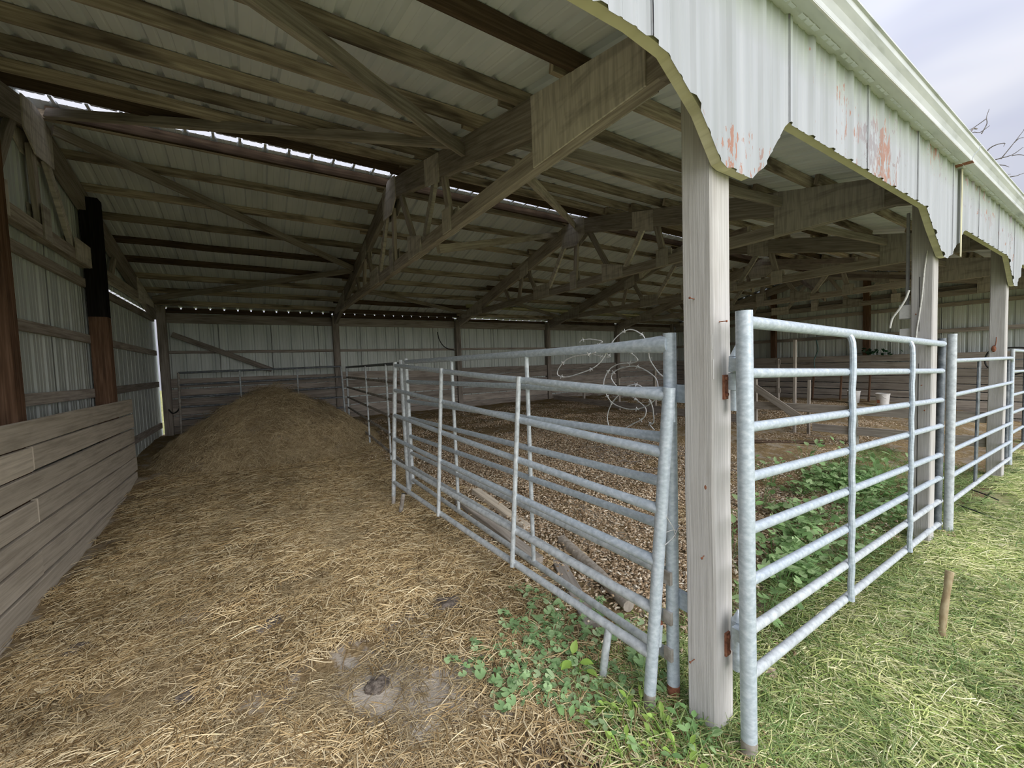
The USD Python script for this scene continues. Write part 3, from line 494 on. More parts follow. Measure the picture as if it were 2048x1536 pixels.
for i, (a, b) in enumerate(zip(zl, zr)):
    P = np.array([ul_, vy, a]); Q = np.array([ur_, vy + .02, b]); pts = [P, L3(P, Q, .3), L3(P, Q, .7), L3(P, Q, .97), Q]
    if i == 0: pts = [P, L3(P, Q, .5), L3(P, Q, .95), Q + (-.03, 0, -.006), Q + (0, 0, -.05)]
    obj('rail', tube(pts, .0185, 12), 'galvanised' if i < 5 else 'galvanised_dusty', gd, 35)
obj('end_stile', tube([(ur_, vy + .02, 1.43), (ur_, vy + .02, .16)], .0185, 12), 'galvanised', gd, 35); obj('end_stile', tube([(ur_ - .05, vy + .05, 1.46), (ur_ - .05, vy + .05, .12)], .022, 12), 'dark_steel', gd, 35)
obj('flat_stay', beam((6.12, vy + .012, 1.49), (6.05, vy + .012, .25), .075, .018, side=(1, 0, 0)), 'dark_steel', gd)
ge = xf('pipe_gate', label='last six-bar pipe panel beyond the low panel at the right picture edge', category='gate panel')
for i, (a, b) in enumerate(zip((1.56, 1.29, .99, .76, .5, .26), (1.5, 1.2, .9, .65, .4, .15))): obj('rail', tube([(8.1, .93, a), (11.2, .98, b)], .0185, 12), 'galvanised', ge, 35)
obj('end_stile', tube([(8.1, .93, 1.58), (8.1, .93, .1)], .02, 12), 'galvanised_dusty', ge, 35); obj('end_stile', tube([(11.2, .98, 1.52), (11.2, .98, .0)], .02, 12), 'galvanised_dusty', ge, 35); obj('stay', tube([(9.2, .94, 1.54), (9.2, .94, .2)], .018, 10), 'dark_steel', ge, 35)
# back corral: panel in depth and hay gate across
gf = xf('pipe_gate', label='dim pipe panel running back from the tall gate to the hay corner', category='gate panel')
xp = 1.66
zt = [1.66, 1.44, 1.22, 1.0, .77, .52]
for i, a in enumerate(zt): obj('rail', tube([(1.42, 4.5, a - .05 * i / 5), (xp, 9.25, a + .03 * i / 5)], .019, 12), 'galvanised_brown' if i else 'dark_steel', gf, 35)
for v in (4.5, 9.25): obj('end_stile', tube([(1.42 + (xp - 1.42) * (v - 4.5) / 4.75, v, 1.68), (1.42 + (xp - 1.42) * (v - 4.5) / 4.75, v, gz(1.5, v) - .02)], .02, 12), 'galvanised_dusty', gf, 35)
for v in (5.35, 6.85): obj('stay', tube([(1.40 + (xp - 1.42) * (v - 4.5) / 4.75, v, 1.66), (1.41 + (xp - 1.42) * (v - 4.5) / 4.75, v, .4)], .014, 8), 'galvanised_dusty', gf, 35)
gh = xf('pipe_gate', label='dark pipe gate across the back wall behind the hay pile', category='gate')
vb = 9.3
for i, (a, b) in enumerate(zip((1.655, 1.44, 1.22, 1.04, .82), (1.683, 1.46, 1.24, 1.02, .8))): obj('rail', tube([(-1.16, vb, a), (1.56, vb, b)], .019, 12), 'dark_steel', gh, 35)
obj('end_stile', tube([(-1.16, vb, 1.66), (-1.18, vb, .45)], .02, 12), 'galvanised_brown', gh, 35); obj('end_stile', tube([(1.56, vb, 1.69), (1.60, vb, .42)], .02, 12), 'galvanised_dusty', gh, 35)
for u in (-.25, .72): obj('stay', tube([(u, vb - .02, 1.66), (u, vb - .02, .5)], .014, 8), 'galvanised_dusty', gh, 35)
obj('chain', tube(spline([(-1.36, 9.5, 1.0), (-1.3, 9.45, .93), (-1.22, 9.35, .97), (-1.17, 9.3, 1.05)]), .012, 6), 'black_rubber', None, True, label='dark chain holding the hay corner gate at its left end', category='chain')
# ---- barbed wire
WIRES = __import__('json').loads('''[[[1.592,1.769,1.721],[1.594,1.753,1.732],[1.6,1.699,1.734],[1.606,1.652,1.727],[1.611,1.607,1.714],[1.609,1.656,1.691],[1.605,1.718,1.665],[1.611,1.671,1.647],[1.616,1.626,1.633],[1.62,1.592,1.626],[1.624,1.568,1.629],[1.625,1.569,1.637],[1.625,1.591,1.64]],[[1.489,1.534,1.655],[1.492,1.575,1.647],[1.491,1.648,1.644],[1.492,1.709,1.638],[1.492,1.772,1.622],[1.494,1.821,1.595],[1.497,1.856,1.566],[1.501,1.866,1.538],[1.509,1.836,1.525],[1.518,1.788,1.525],[1.529,1.718,1.541],[1.539,1.651,1.559],[1.548,1.604,1.578],[1.557,1.567,1.605],[1.564,1.541,1.639],[1.571,1.526,1.669],[1.578,1.501,1.706],[1.585,1.472,1.734],[1.593,1.443,1.752],[1.601,1.407,1.762],[1.609,1.377,1.754],[1.616,1.356,1.74],[1.623,1.339,1.724],[1.629,1.324,1.683],[1.635,1.32,1.64],[1.64,1.317,1.608],[1.647,1.297,1.571],[1.654,1.277,1.542],[1.662,1.246,1.514]],[[1.626,1.451,1.665],[1.63,1.431,1.649],[1.634,1.402,1.625],[1.637,1.389,1.606],[1.637,1.419,1.594],[1.636,1.462,1.593],[1.634,1.511,1.59],[1.633,1.557,1.575],[1.633,1.59,1.551],[1.633,1.616,1.515],[1.634,1.627,1.478],[1.637,1.614,1.429],[1.641,1.587,1.389],[1.647,1.545,1.364],[1.654,1.475,1.35],[1.662,1.408,1.356],[1.668,1.353,1.379],[1.673,1.316,1.41],[1.676,1.301,1.458],[1.678,1.309,1.505],[1.678,1.339,1.534],[1.676,1.392,1.562],[1.674,1.442,1.575],[1.672,1.495,1.573],[1.67,1.545,1.562],[1.669,1.587,1.542],[1.67,1.603,1.513],[1.674,1.588,1.485],[1.678,1.56,1.457]],[[1.617,1.443,1.474],[1.625,1.402,1.484],[1.632,1.371,1.477],[1.639,1.35,1.455],[1.645,1.338,1.426],[1.651,1.317,1.379],[1.657,1.314,1.331],[1.661,1.318,1.293],[1.665,1.343,1.285],[1.67,1.343,1.273],[1.676,1.326,1.254]],[[1.659,1.544,1.419],[1.661,1.589,1.38],[1.663,1.621,1.332],[1.667,1.637,1.285],[1.673,1.627,1.227],[1.68,1.596,1.217],[1.688,1.555,1.225],[1.698,1.491,1.26],[1.708,1.434,1.292],[1.714,1.411,1.317],[1.719,1.414,1.355],[1.721,1.462,1.387],[1.722,1.508,1.412]]]''')
bw = xf('barbed_wire', label='loose tangled loops of barbed wire hanging over the tall gate top rail', category='barbed wire')
barbs = []
for wpts in WIRES:
    q = spline(wpts, 5); obj('strand', tube(q, .0031, 6), 'wire', bw, True)
    for i in range(6, len(q) - 3, 17):
        t = q[i + 1] - q[i]; t /= np.linalg.norm(t); a = np.cross(t, rng.normal(size=3)); a /= np.linalg.norm(a); b = np.cross(t, a)
        for d, o in ((a, .004), (b, -.004)): barbs.append(tube([q[i] + t * o - d * .013, q[i] + t * o + d * .013], .0016, 4))
        barbs.append(tube([q[i] - t * .006, q[i] + t * .006], .0052, 6))
obj('barbs', join(barbs), 'wire', bw)
# ---- pen fence on the third post line
pf = xf('plank_pen_fence', label='rough plank pen fence across the barn behind the tall gate, with diagonal board', category='pen fence')
def pb(name, p, q, w, m='wood_grey'): obj(name, beam(p, q, w, .036, side=(0, 0, 1), nseg=4, warp=.004), m, pf)
pb('rail', (7.70, 1.08, .73), (7.70, 3.95, .70), .135); pb('rail', (7.70, 1.08, .42), (7.70, 2.95, .40), .125); pb('rail', (7.72, 3.9, .41), (7.72, 9.8, .52), .16, 'wood_truss'); pb('rail', (7.72, 3.95, .88), (7.72, 7.6, .93), .11, 'wood_truss')
obj('brace_board', beam((7.64, 3.84, 1.04), (7.64, 3.05, .50), .12, .03, side=(0, 0, 1)), 'wood_grey', pf)
for v, z1 in ((3.88, 1.17), (6.1, 1.35), (8.5, 1.0), (7.2, 1.15)): obj('fence_post', beam((7.76, v, gz(7.76, v) - .1), (7.76, v, z1), .06, .06, side=(1, 0, 0)), 'wood_grey', pf)
obj('stump_post', tube([(7.72, 2.42, gz(7.7, 2.4) - .1), (7.71, 2.42, .5), (7.70, 2.43, .86)], [.075, .062, .058], 9), 'moss_stump', pf)
obj('tall_stake', beam((7.80, 3.26, .2), (7.80, 3.25, 1.85), .05, .04, side=(1, 0, 0)), 'wood_grey', pf); obj('short_stake', beam((7.80, 3.05, .2), (7.80, 3.04, 1.17), .04, .04, side=(1, 0, 0)), 'wood_grey', pf)
# grey frame behind, reddish frame, buckets
fr = xf('door_frame', (13.2, 4.45, .29), (0, 8, 0), label='empty reddish wooden frame leaning on the far gable planks', category='wooden frame')
for p, q in [((0, -.62, 0), (0, -.62, .8)), ((0, .62, 0), (0, .62, .8)), ((0, -.65, .03), (0, .65, .03)), ((0, -.65, .80), (0, .65, .80)), ((0, -.02, .03), (0, -.02, .8))]: obj('frame_bar', beam(p, q, .05, .035, side=(1, 0, 0)), 'wood_reddish', fr)
fr2 = xf('timber_rack', (11.2, 5.6, .2), label='upright grey timber rack with a top board in the far pen', category='rack')
for v in (-.55, .55): obj('upright', beam((0, v, -.1), (0, v, 1.3), .06, .05, side=(1, 0, 0)), 'wood_grey', fr2)
obj('cross_board', beam((0, -.6, 1.22), (0, .6, 1.22), .12, .03, side=(0, 0, 1)), 'wood_grey', fr2); obj('cross_board', beam((0, -.6, .5), (0, .6, .5), .12, .03, side=(0, 0, 1)), 'wood_grey', fr2)
def bucket(loc, label):
    t = xf('bucket', loc, label=label, category='bucket')
    pr = [(0, 0), (.112, 0), (.132, .27), (.138, .275), (.138, .30), (.132, .302), (.127, .29), (.108, .012), (0, .012)]
    obj('pail', trimesh.creation.revolve(pr, sections=32), 'white_plastic', t, 40)
    a = np.linspace(0, np.pi, 12); obj('handle', tube(np.stack([.14 * np.cos(a), -.02 - .11 * np.sin(a) * .8, .27 - .12 * np.sin(a)], 1), .003, 5), 'wire', t, True)
    return t
b1 = bucket((12.7, 3.98, gz(12.7, 3.98)), 'white plastic bucket with a faint blue label, left of two by the far wall')
obj('label_band', trimesh.creation.cylinder(.1305, .07, sections=32).apply_translation((0, 0, .18)) if False else box((-.128, -.03, .13), (-.121, .05, .16)), 'teal', b1, label='faint blue printed band')
b2 = bucket((12.7, 3.42, gz(12.7, 3.42)), 'plain white plastic bucket, right of two by the far wall')
obj('stain', box((-.125, .02, .07), (-.118, .075, .15)), 'rust', b2, label='reddish smear')
ov = xf('leafy_debris', (13.68, 3.95, 1.515), label='clump of dark green leaves lying on top of the far plank wall', category='leaves')
for i in range(26):
    c = rng.normal(0, 1, 3) * (.05, .28, .05) + (0, 0, .09); a = rng.random() * 6.28; l = .12
    e1 = np.array([rng.normal() * .3, math.cos(a), math.sin(a) * .6]) * l / 2; e2 = np.cross(e1, rng.normal(size=3)); e2 *= .035 / np.linalg.norm(e2)
    obj('leaf', (np.array([c - e1, c + e2, c + e1, c - e2, c + (0, 0, .012)]), np.array([(0, 1, 4), (1, 2, 4), (2, 3, 4), (3, 0, 4)])), 'leaf_dark', ov)
obj('stem', tube([(0, -.4, .03), (0, .1, .07), (0, .45, .02)], .006, 5), 'leaf_dark', ov)
obj('hose_loop', tube(spline([(13.6, 1.25, 1.52), (13.6, 1.45, 1.58), (13.6, 1.7, 1.575), (13.6, 1.9, 1.50), (13.6, 1.92, 1.2), (13.6, 1.6, 1.0), (13.6, 1.25, 1.2), (13.6, 1.25, 1.52)]), .016, 8), 'black_rubber', None, True, label='black hose loop hanging on the far gable planks', category='hose')
obj('green_hose', tube(spline([(13.66, 5.15, 2.0), (13.64, 5.1, 1.7), (13.66, 5.2, 1.4), (13.65, 5.15, 1.0)]), .014, 8), 'teal', None, True, label='thin green hose hanging on the far gable wall', category='hose')
# ---- hay pile
def pile(u, v):
    d = np.hypot((u - .25) / 1.62, (v - 7.75) / 1.35); n = meshkit.fbm(np.stack([u * 2.5, v * 2.5, 0 * u], -1), 3, 9) - .5
    c = np.clip(1 - d, 0, 1); return ground(u, v) - .05 + 1.08 * (c ** .9) * (1.18 - .25 * c) + .16 * n * np.clip(1.1 - d, 0, 1)
hp = xf('hay_pile', label='large rounded heap of old brown hay in front of the back gate', category='hay pile')
pm = grid(np.arange(-1.30, 1.95, .05), np.arange(6.3, 9.15, .05), pile)
obj('heap', pm, 'barn_floor', hp, True)
# ---- loose straw, hay, chips, grass as stuff
def clump(n, rad, L, w, lift, seg=3, up=0.0, bend=.5, seed=0):
    r = np.random.default_rng(seed); V, F, C = [], [], []
    for i in range(n):
        C += [r.random()] * (3 * (seg + 1)); a = r.random() * 6.283; q = rad * math.sqrt(r.random()); p = np.array([q * math.cos(r.random() * 6.283), q * math.sin(r.random() * 6.283), r.random() * lift])
        l = L * r.uniform(.4, 1.3); cv = r.normal() * bend; el = r.normal() * .12 + up * r.uniform(.4, 1.2); pts = [p]
        for k in range(seg):
            d = np.array([math.cos(a) * math.cos(el), math.sin(a) * math.cos(el), math.sin(el)]); pts.append(pts[-1] + d * l / seg); a += cv / seg; el -= (.25 + .3 * up) / seg * 2
        pts = np.array(pts); pts[:, 2] = np.maximum(pts[:, 2], .001); b = len(V)
        ww = w * r.uniform(.6, 1.3)
        for k in range(seg + 1):
            t = pts[min(k + 1, seg)] - pts[max(k - 1, 0)]; s = np.array([-t[1], t[0], 0]); s /= np.linalg.norm(s) + 1e-9; f = 1 - .75 * (k / seg) ** 3 if up else 1
            V += [pts[k] - s * ww / 2 * f, pts[k] + s * ww / 2 * f, pts[k] + (0, 0, ww * .45 * f)]
        for k in range(seg):
            c = b + 3 * k
            for x, y in ((0, 1), (1, 2), (2, 0)): F += [(c + x, c + y, c + 3 + y), (c + x, c + 3 + y, c + 3 + x)]
    return {'v': np.array(V), 'f': np.array(F), 'uv': np.stack([C, C], 1)}
def scatter(name, protos, m, pts, label, cat, smin=.8, smax=1.25, normals=None):
    pi = UsdGeom.PointInstancer.Define(stage, numbered('/World', name)); P = pi.GetPath(); rel = pi.CreatePrototypesRel()
    for i, pr in enumerate(protos):
        q = usdkit.mesh(stage, f'{P}/strand_clump' + (f'_{i:03d}' if i else ''), (pr['v'], pr['f']), M_[m], uv=pr['uv']); rel.AddTarget(q.GetPath())
    n = len(pts); a = rng.random(n) * 2 * np.pi
    ori = []
    for i in range(n):
        rot = Gf.Rotation(Gf.Vec3d(0, 0, 1), math.degrees(a[i]))
        if normals is not None: rot = rot * Gf.Rotation(Gf.Vec3d(0, 0, 1), Gf.Vec3d(*map(float, normals[i])))
        qd = rot.GetQuat(); ori.append(Gf.Quath(qd.GetReal(), *qd.GetImaginary()))
    pi.CreatePositionsAttr(Vt.Vec3fArray.FromNumpy(np.asarray(pts, np.float32))); pi.CreateOrientationsAttr(Vt.QuathArray(ori))
    s = rng.uniform(smin, smax, n); pi.CreateScalesAttr(Vt.Vec3fArray.FromNumpy(np.repeat(s[:, None], 3, 1).astype(np.float32)))
    pi.CreateProtoIndicesAttr(Vt.IntArray.FromNumpy(rng.integers(0, len(protos), n).astype(np.int32)))
    cd(pi, kind='stuff', label=label, category=cat)
def area(n, u0, u1, v0, v1, keep=lambda u, v: np.ones_like(u), zf=ground, dz=0.0):
    c = math.sqrt((u1 - u0) * (v1 - v0) / n); u, v = (q.ravel() for q in np.meshgrid(np.arange(u0 + c / 2, u1, c), np.arange(v0 + c / 2, v1, c))); n = len(u)
    u = u + rng.uniform(-.4, .4, n) * c; v = v + rng.uniform(-.4, .4, n) * c; k = rng.random(n) < keep(u, v); u, v = u[k], v[k]
    return np.stack([u, v, zf(u, v) + dz], 1)
dusty = lambda u, v: np.clip(meshkit.fbm(np.stack([u * 1.3, v * 1.3, 0 * u], -1), 3, 21) * 2.6 - .75, 0, 1)
straw_c = [clump(800, .27, .11, .0042, .022, seed=s) for s in range(6)]
def kstraw(u, v):
    d1 = np.maximum(np.exp(-(((u - .62) / .42) ** 2 + ((v - 1.85) / .5) ** 2)), np.exp(-(((u - 1.0) / .35) ** 2 + ((v - 1.2) / .4) ** 2)))
    return (.45 + .55 * sstep(.9, 2.6, v)) * np.clip(1.05 - .85 * d1, 0, 1) * np.where((u > .75) & (v < 1.5), .35, 1) * (.25 + .75 * (1 - dusty(u, v)))
scatter('straw_bedding', straw_c, 'straw', np.vstack([area(330, -1.12, 1.4, .7, 3.6, kstraw), area(150, -1.1, 1.5, 3.4, 6.9)]), 'loose golden straw strewn over the left part of the floor', 'straw')
hay_c = [clump(600, .24, .13, .003, .03, seed=30 + s, bend=.9) for s in range(4)]
scatter('old_hay', hay_c, 'hay', np.vstack([area(50, -1.12, 1.4, .85, 3.6), area(60, -1.1, 1.5, 3.4, 6.9)]), 'darker trodden hay mixed through the straw on the floor', 'hay', .6, 1.0)
hpnt = area(140, -1.22, 1.9, 6.3, 9.1, lambda u, v: (np.hypot((u - .25) / 1.75, (v - 7.75) / 1.5) < 1).astype(float), pile)
e = .03
hn = np.stack([-(pile(hpnt[:, 0] + e, hpnt[:, 1]) - pile(hpnt[:, 0] - e, hpnt[:, 1])) / (2 * e), -(pile(hpnt[:, 0], hpnt[:, 1] + e) - pile(hpnt[:, 0], hpnt[:, 1] - e)) / (2 * e), np.ones(len(hpnt))], 1); hn /= np.linalg.norm(hn, axis=1, keepdims=True)
scatter('loose_hay', hay_c, 'hay', hpnt, 'tangled dry hay stalks covering the brown heap', 'hay', normals=hn)
def flakes(n, rad, seed):
    r = np.random.default_rng(seed); V, F = [], []
    for i in range(n):
        c = np.array([*(r.normal(0, 1, 2) * rad * .55), r.uniform(.004, .016)]); a = r.random() * 6.28; l, w = r.uniform(.005, .019), r.uniform(.004, .011)
        x = np.array([math.cos(a), math.sin(a), r.normal() * .25]); y = np.array([-math.sin(a), math.cos(a), r.normal() * .25]); b = len(V)
        V += [c - x * l - y * w * .6, c + x * l * .7 - y * w, c + x * l + y * w * .5, c - x * l * .6 + y * w, c + (0, 0, .006)]; F += [(b, b + 1, b + 4), (b + 1, b + 2, b + 4), (b + 2, b + 3, b + 4), (b + 3, b, b + 4)]
    c = np.repeat(r.random(n), 5); return {'v': np.array(V), 'f': np.array(F), 'uv': np.stack([c, c], 1)}
scatter('wood_chips', [flakes(700, .40, 50 + s) for s in range(4)], 'chips', np.vstack([area(130, 1.8, 5.6, 1.6, 6.5), area(130, 1.9, 12.8, 2.3, 9.3)]), 'brown litter of wood chips and crumbs across the pen floor', 'wood chips')
scatter('straw_wisps', straw_c[:3], 'straw', area(45, 1.6, 6.5, 1.4, 7.5, lambda u, v: .35 + .4 * dusty(u, v)), 'sparse straw wisps over the pen floor', 'straw')
cut_c = [clump(900, .27, .13, .0038, .022, seed=60 + s, bend=.8) for s in range(5)]
def klawn(u, v): return np.where(u < 1.15, sstep(.55, 1.15, u) * .5 * (v < .75), 1.0) * np.where((u > 1.2), 1, .8)
scatter('grass_clippings', cut_c, 'cut_grass', np.vstack([area(270, .7, 5.5, -1.2, 1.0, klawn), area(220, 5.2, 14, -2.5, 1.0), area(14, 1.25, 2.0, .95, 1.35)]), 'pale mown grass clippings matted over the lawn', 'grass clippings')
blade_c = [clump(110, .17, .11, .0045, .005, seed=80 + s, up=.75, bend=.6) for s in range(4)]
scatter('green_grass', blade_c, 'green_grass', np.vstack([area(130, .95, 4.5, -1.0, .95, lambda u, v: klawn(u, v) * (.25 + .75 * dusty(u * 1.7 + 3, v))), area(150, 4.5, 13, -1.5, .9, lambda u, v: .3 + .5 * dusty(u, v)), area(30, 1.3, 1.95, .85, 1.35), area(70, 5.3, 8.0, .95, 2.2), area(45, 1.9, 5.0, .9, 1.5)]), 'short green grass blades growing along the barn front', 'grass')
# ---- weeds
def leaf_mesh(r, kind, seed):
    q = np.random.default_rng(seed)
    if kind == 'round':
        a = np.linspace(-2.75, 2.75, 15); rr = r * (1 + .09 * np.cos(a * 3.5 + q.random()) + .03 * q.normal(size=15)); P = np.stack([rr * np.cos(a), rr * np.sin(a), .16 * rr * np.cos(2 * a)], 1)
    else:
        t = np.linspace(0, 1, 8); w = r * .62 * np.sin(np.pi * t ** .8); P = np.vstack([np.stack([2.2 * r * t, w, .25 * r * np.sin(3 * t)], 1), np.stack([2.2 * r * t, -w, .25 * r * np.sin(3 * t)], 1)[::-1][1:-1]]); P[:, 0] -= .2 * r
    c = P.mean(0) + (0, 0, -.10 * r); V = np.vstack([P, c]); n = len(P); F = [(i, (i + 1) % n, n) for i in range(n - (kind == 'round'))]
    return V, np.array(F)
def weed(name, n, rad, size, kind, m, hgt, seed, loc, **kw):
    q = np.random.default_rng(seed); t = xf(name, loc, **kw); stems = []
    for i in range(n):
        a = q.random() * 6.283; d = rad * math.sqrt(q.random()); p = np.array([d * math.cos(a), d * math.sin(a), hgt * q.uniform(.35, 1.1)])
        V, F = leaf_mesh(size * q.uniform(.65, 1.15), kind, seed * 100 + i); b = q.random() * 6.283 if kind == 'round' else a + q.normal() * .4; tx, ty = q.normal(0, .3, 2)
        Rm = trimesh.transformations.euler_matrix(tx, ty - (.3 if kind != 'round' else 0), b)[:3, :3]; obj('leaf', {'v': V @ Rm.T + p, 'f': F, 'uv': np.full((len(V), 2), q.random())}, m, t, True)
        stems.append(tube(spline([(p[0] * .15, p[1] * .15, 0), (p[0] * .7, p[1] * .7, p[2] * .75), p], 3), .0017, 4, False))
    obj('stem', join(stems), m, t); return t
def plants(name, protos, pts, rots, label, group, cat='weed'):
    for i, (p, r_) in enumerate(zip(pts, rots)):
        copy(protos[i % len(protos)], name, (p[0], p[1], gz(p[0], p[1]) - .004), (0, 0, r_), scale=rnd.uniform(.8, 1.2), label=label, category=cat, group=group)
la = 'low round-leaved weed creeping in the patch at the foot of the tilted panel'; ga_ = 'round-leaved weeds at the tilted panel'
pr = []
fp = [(1.20, 1.98), (1.28, 1.75), (1.12, 1.62)]
for s in range(3): pr.append(weed('creeping_weed', 14, .12, .024, 'round', 'leaf_bluegreen', .06, 300 + s, (fp[s][0], fp[s][1], gz(*fp[s]) - .004), label=la, category='weed', group=ga_))
spots = [(1.36, 1.84), (1.02, 1.70), (1.02, 1.93), (1.18, 1.50), (1.30, 1.58), (1.40, 1.62), (1.05, 1.52), (.93, 1.62), (1.22, 1.40), (1.44, 1.47), (1.12, 1.80), (1.36, 1.35), (1.55, 2.0), (1.62, 1.75), (1.72, 1.6), (1.48, 2.2), (.87, 1.93), (1.26, 1.28), (1.55, 1.60), (1.75, 1.85), (1.7, 1.42), (1.10, 1.88), (1.24, 1.88), (1.31, 1.68), (1.20, 1.68), (1.08, 1.60), (.98, 1.80), (1.33, 1.50), (1.42, 1.72), (1.48, 1.85), (1.15, 1.42), (1.50, 1.38), (1.0, 1.6), (1.38, 1.95), (1.28, 2.05), (1.6, 1.3)]
plants('creeping_weed', pr, spots, [rnd.uniform(0, 360) for _ in spots], la, ga_)
lb = 'low bushy green weed growing in the patch behind the tall right gate'; gb_ = 'weeds behind the tall right gate'
pr2 = []; fp = [(2.6, 1.25), (3.3, 1.4), (4.3, 1.7)]
for s in range(3): pr2.append(weed('gate_weed', 16, .19, .034, 'round', 'leaf_green', .16, 330 + s, (fp[s][0], fp[s][1], gz(*fp[s]) - .004), label=lb, category='weed', group=gb_))
sp2 = [(u, v) for u, v in zip(rng.uniform(2.15, 6.2, 150), rng.uniform(1.02, 2.5, 150)) if v < 1.05 + .36 * (u - 1.9) and v > 1.14 + .08 * max(0, u - 4.5) and v < 2.4 - .2 * max(0, u - 5.2)][:85]
plants('gate_weed', pr2, sp2, [rnd.uniform(0, 360) for _ in sp2], lb, gb_)
lc = 'taller broad-leaved green weed at the back of the patch behind the tall right gate'; gc_ = 'tall broad-leaved weeds behind the gate'
pr3 = []; fp = [(4.9, 2.3), (5.4, 1.8)]
for s in range(2): pr3.append(weed('broadleaf_weed', 13, .22, .042, 'oval', 'leaf_green', .36, 350 + s, (fp[s][0], fp[s][1], gz(*fp[s]) - .004), label=lc, category='weed', group=gc_))
sp3 = [(5.9, 2.35), (6.2, 2.0), (5.2, 2.6), (4.3, 2.1), (6.5, 1.7), (5.7, 1.55), (3.6, 1.95), (3.1, 1.75), (4.6, 1.5), (6.0, 1.3)]
plants('broadleaf_weed', pr3, sp3, [rnd.uniform(0, 360) for _ in sp3], lc, gc_)
ld = 'small lance-leaved green weed in the grass tuft at the foot of the nearest post'; gd_ = 'lance-leaved weeds at the nearest post'
pr4 = [weed('lance_weed', 9, .07, .018, 'oval', 'leaf_lime' if s else 'leaf_green', .10, 390 + s, (*fp_, gz(*fp_) - .004), label=ld, category='weed', group=gd_) for s, fp_ in enumerate([(1.40, .98), (1.30, .93)])]
sp4 = [(1.22, 1.12), (1.36, 1.04), (1.47, .98), (1.28, 1.18), (1.44, 1.10), (1.15, 1.08), (1.40, .95), (1.30, 1.02), (1.50, 1.2), (1.36, 1.18), (1.24, 1.0), (1.30, 1.26)]
plants('lance_weed', pr4, sp4, [rnd.uniform(0, 360) for _ in sp4], ld, gd_)
weed('seedling', 5, .05, .030, 'oval', 'leaf_lime', .05, 399, (2.47, .27, gz(2.47, .27)), label='bright green leaf tuft in the clippings at the lower right corner', category='seedling')
for i, (u, v, s, lab) in enumerate([(1.31, 1.56, .034, 'bright lime seedling with lance leaves beside the bent panel foot'), (1.19, 1.29, .030, 'lone bright lime three-leaved seedling in bare soil near the picture bottom'), (1.06, 1.34, .026, 'small four-leaved green seedling left of the lime one')]):
    weed('seedling', 7 if i == 0 else 4 + (i == 2), .05 if i else .08, s, 'oval', 'leaf_lime' if i < 2 else 'leaf_green', .10 if i == 0 else .04, 370 + i, (u, v, gz(u, v)), label=lab, category='seedling')
# ---- odds and ends on the ground
def plank_on_ground(p, q, w, d, m, label, cat='board', name='loose_board'):
    p = np.array([*p, gz(*p) + d / 2 + .004]); q = np.array([*q, gz(*q) + d / 2 + .004])
    obj(name, beam(p, q, d, w, side=(0, 0, 1), nseg=4, warp=.002), m, None, label=label, category=cat)
plank_on_ground((1.68, 3.75), (1.74, 2.46), .09, .085, 'wood_grey', 'squared grey timber lying behind the tilted panel, end grain facing out', 'timber', 'loose_timber')
plank_on_ground((1.95, 3.9), (1.98, 2.95), .09, .06, 'wood_plank', 'short brown board lying behind the squared grey timber')
obj('log', tube([(2.10, 2.62, gz(2.1, 2.6) + .045), (2.02, 2.1, gz(2.0, 2.1) + .05), (1.90, 1.72, gz(1.9, 1.7) + .045)], [.045, .042, .038], 10), 'grey_pole', None, 40, label='round stripped pole lying right of the grey timber', category='pole')
plank_on_ground((1.92, 2.45), (1.62, 1.75), .10, .03, 'wood_grey', 'thin grey plank lying under the gate rails near the weeds')
plank_on_ground((2.9, 1.95), (3.9, 2.0), .13, .025, 'wood_reddish', 'flat reddish board lying behind the weeds by the tall gate')
plank_on_ground((6.3, 3.4), (7.4, 2.7), .10, .03, 'wood_dark', 'dark broken board lying before the plank pen fence')
for i, (u, v, s, lab) in enumerate([(.97, 2.40, .095, 'large grey dung clod in the straw near the tilted panel'), (-.01, 2.80, .10, 'flat dark dung clod in the middle of the straw'), (-.36, 2.50, .06, 'small pale clod in the straw at lower left'), (.42, 2.02, .06, 'small clod at the edge of the grey dust patch'), (-.95, 3.3, .08, 'dark clod in the straw near the left planks')]):
    m = trimesh.creation.icosphere(3, 1); v_ = np.array(m.vertices); n = meshkit.fbm(v_ * 2.6 + i * 9, 4, 40 + i)[:, None]
    v_ = v_ * (.55 + .9 * n) * np.array([s, s * .85, s * .42]) + (u, v, gz(u, v) + s * .04); obj('dung_clod', (v_, np.array(m.faces)), 'clod', None, True, label=lab, category='clod')
for i, (u, v, s, lab) in enumerate([(2.10, .985, .032, 'rounded tan stone right of the round gate stile'), (1.98, .99, .022, 'smaller tan stone beside the rounded one'), (8.6, .75, .09, 'pale flat stone at the foot of the low panel end')]):
    m = trimesh.creation.icosphere(2, 1); v_ = np.array(m.vertices); n = meshkit.noise(v_ * 1.5 + i * 5, 3)[:, None]; v_ = v_ * (.75 + .5 * n) * (s * 1.2, s, s * .6) + (u, v, gz(u, v) + s * .3); obj('stone', (v_, np.array(m.faces)), 'stone', None, True, label=lab, category='stone')
st = [(3.10, .58, -.05), (3.115, .577, .07), (3.13, .575, .17), (3.155, .57, .27), (3.18, .565, .38)]
obj('stake', tube(spline(st, 3), np.interp(np.arange(13), [0, 3, 6, 9, 12], [.016, .015, .0175, .015, .019]), 8), 'twig', None, True, label='bare yellowish stick standing upright in the mown grass', category='stick')
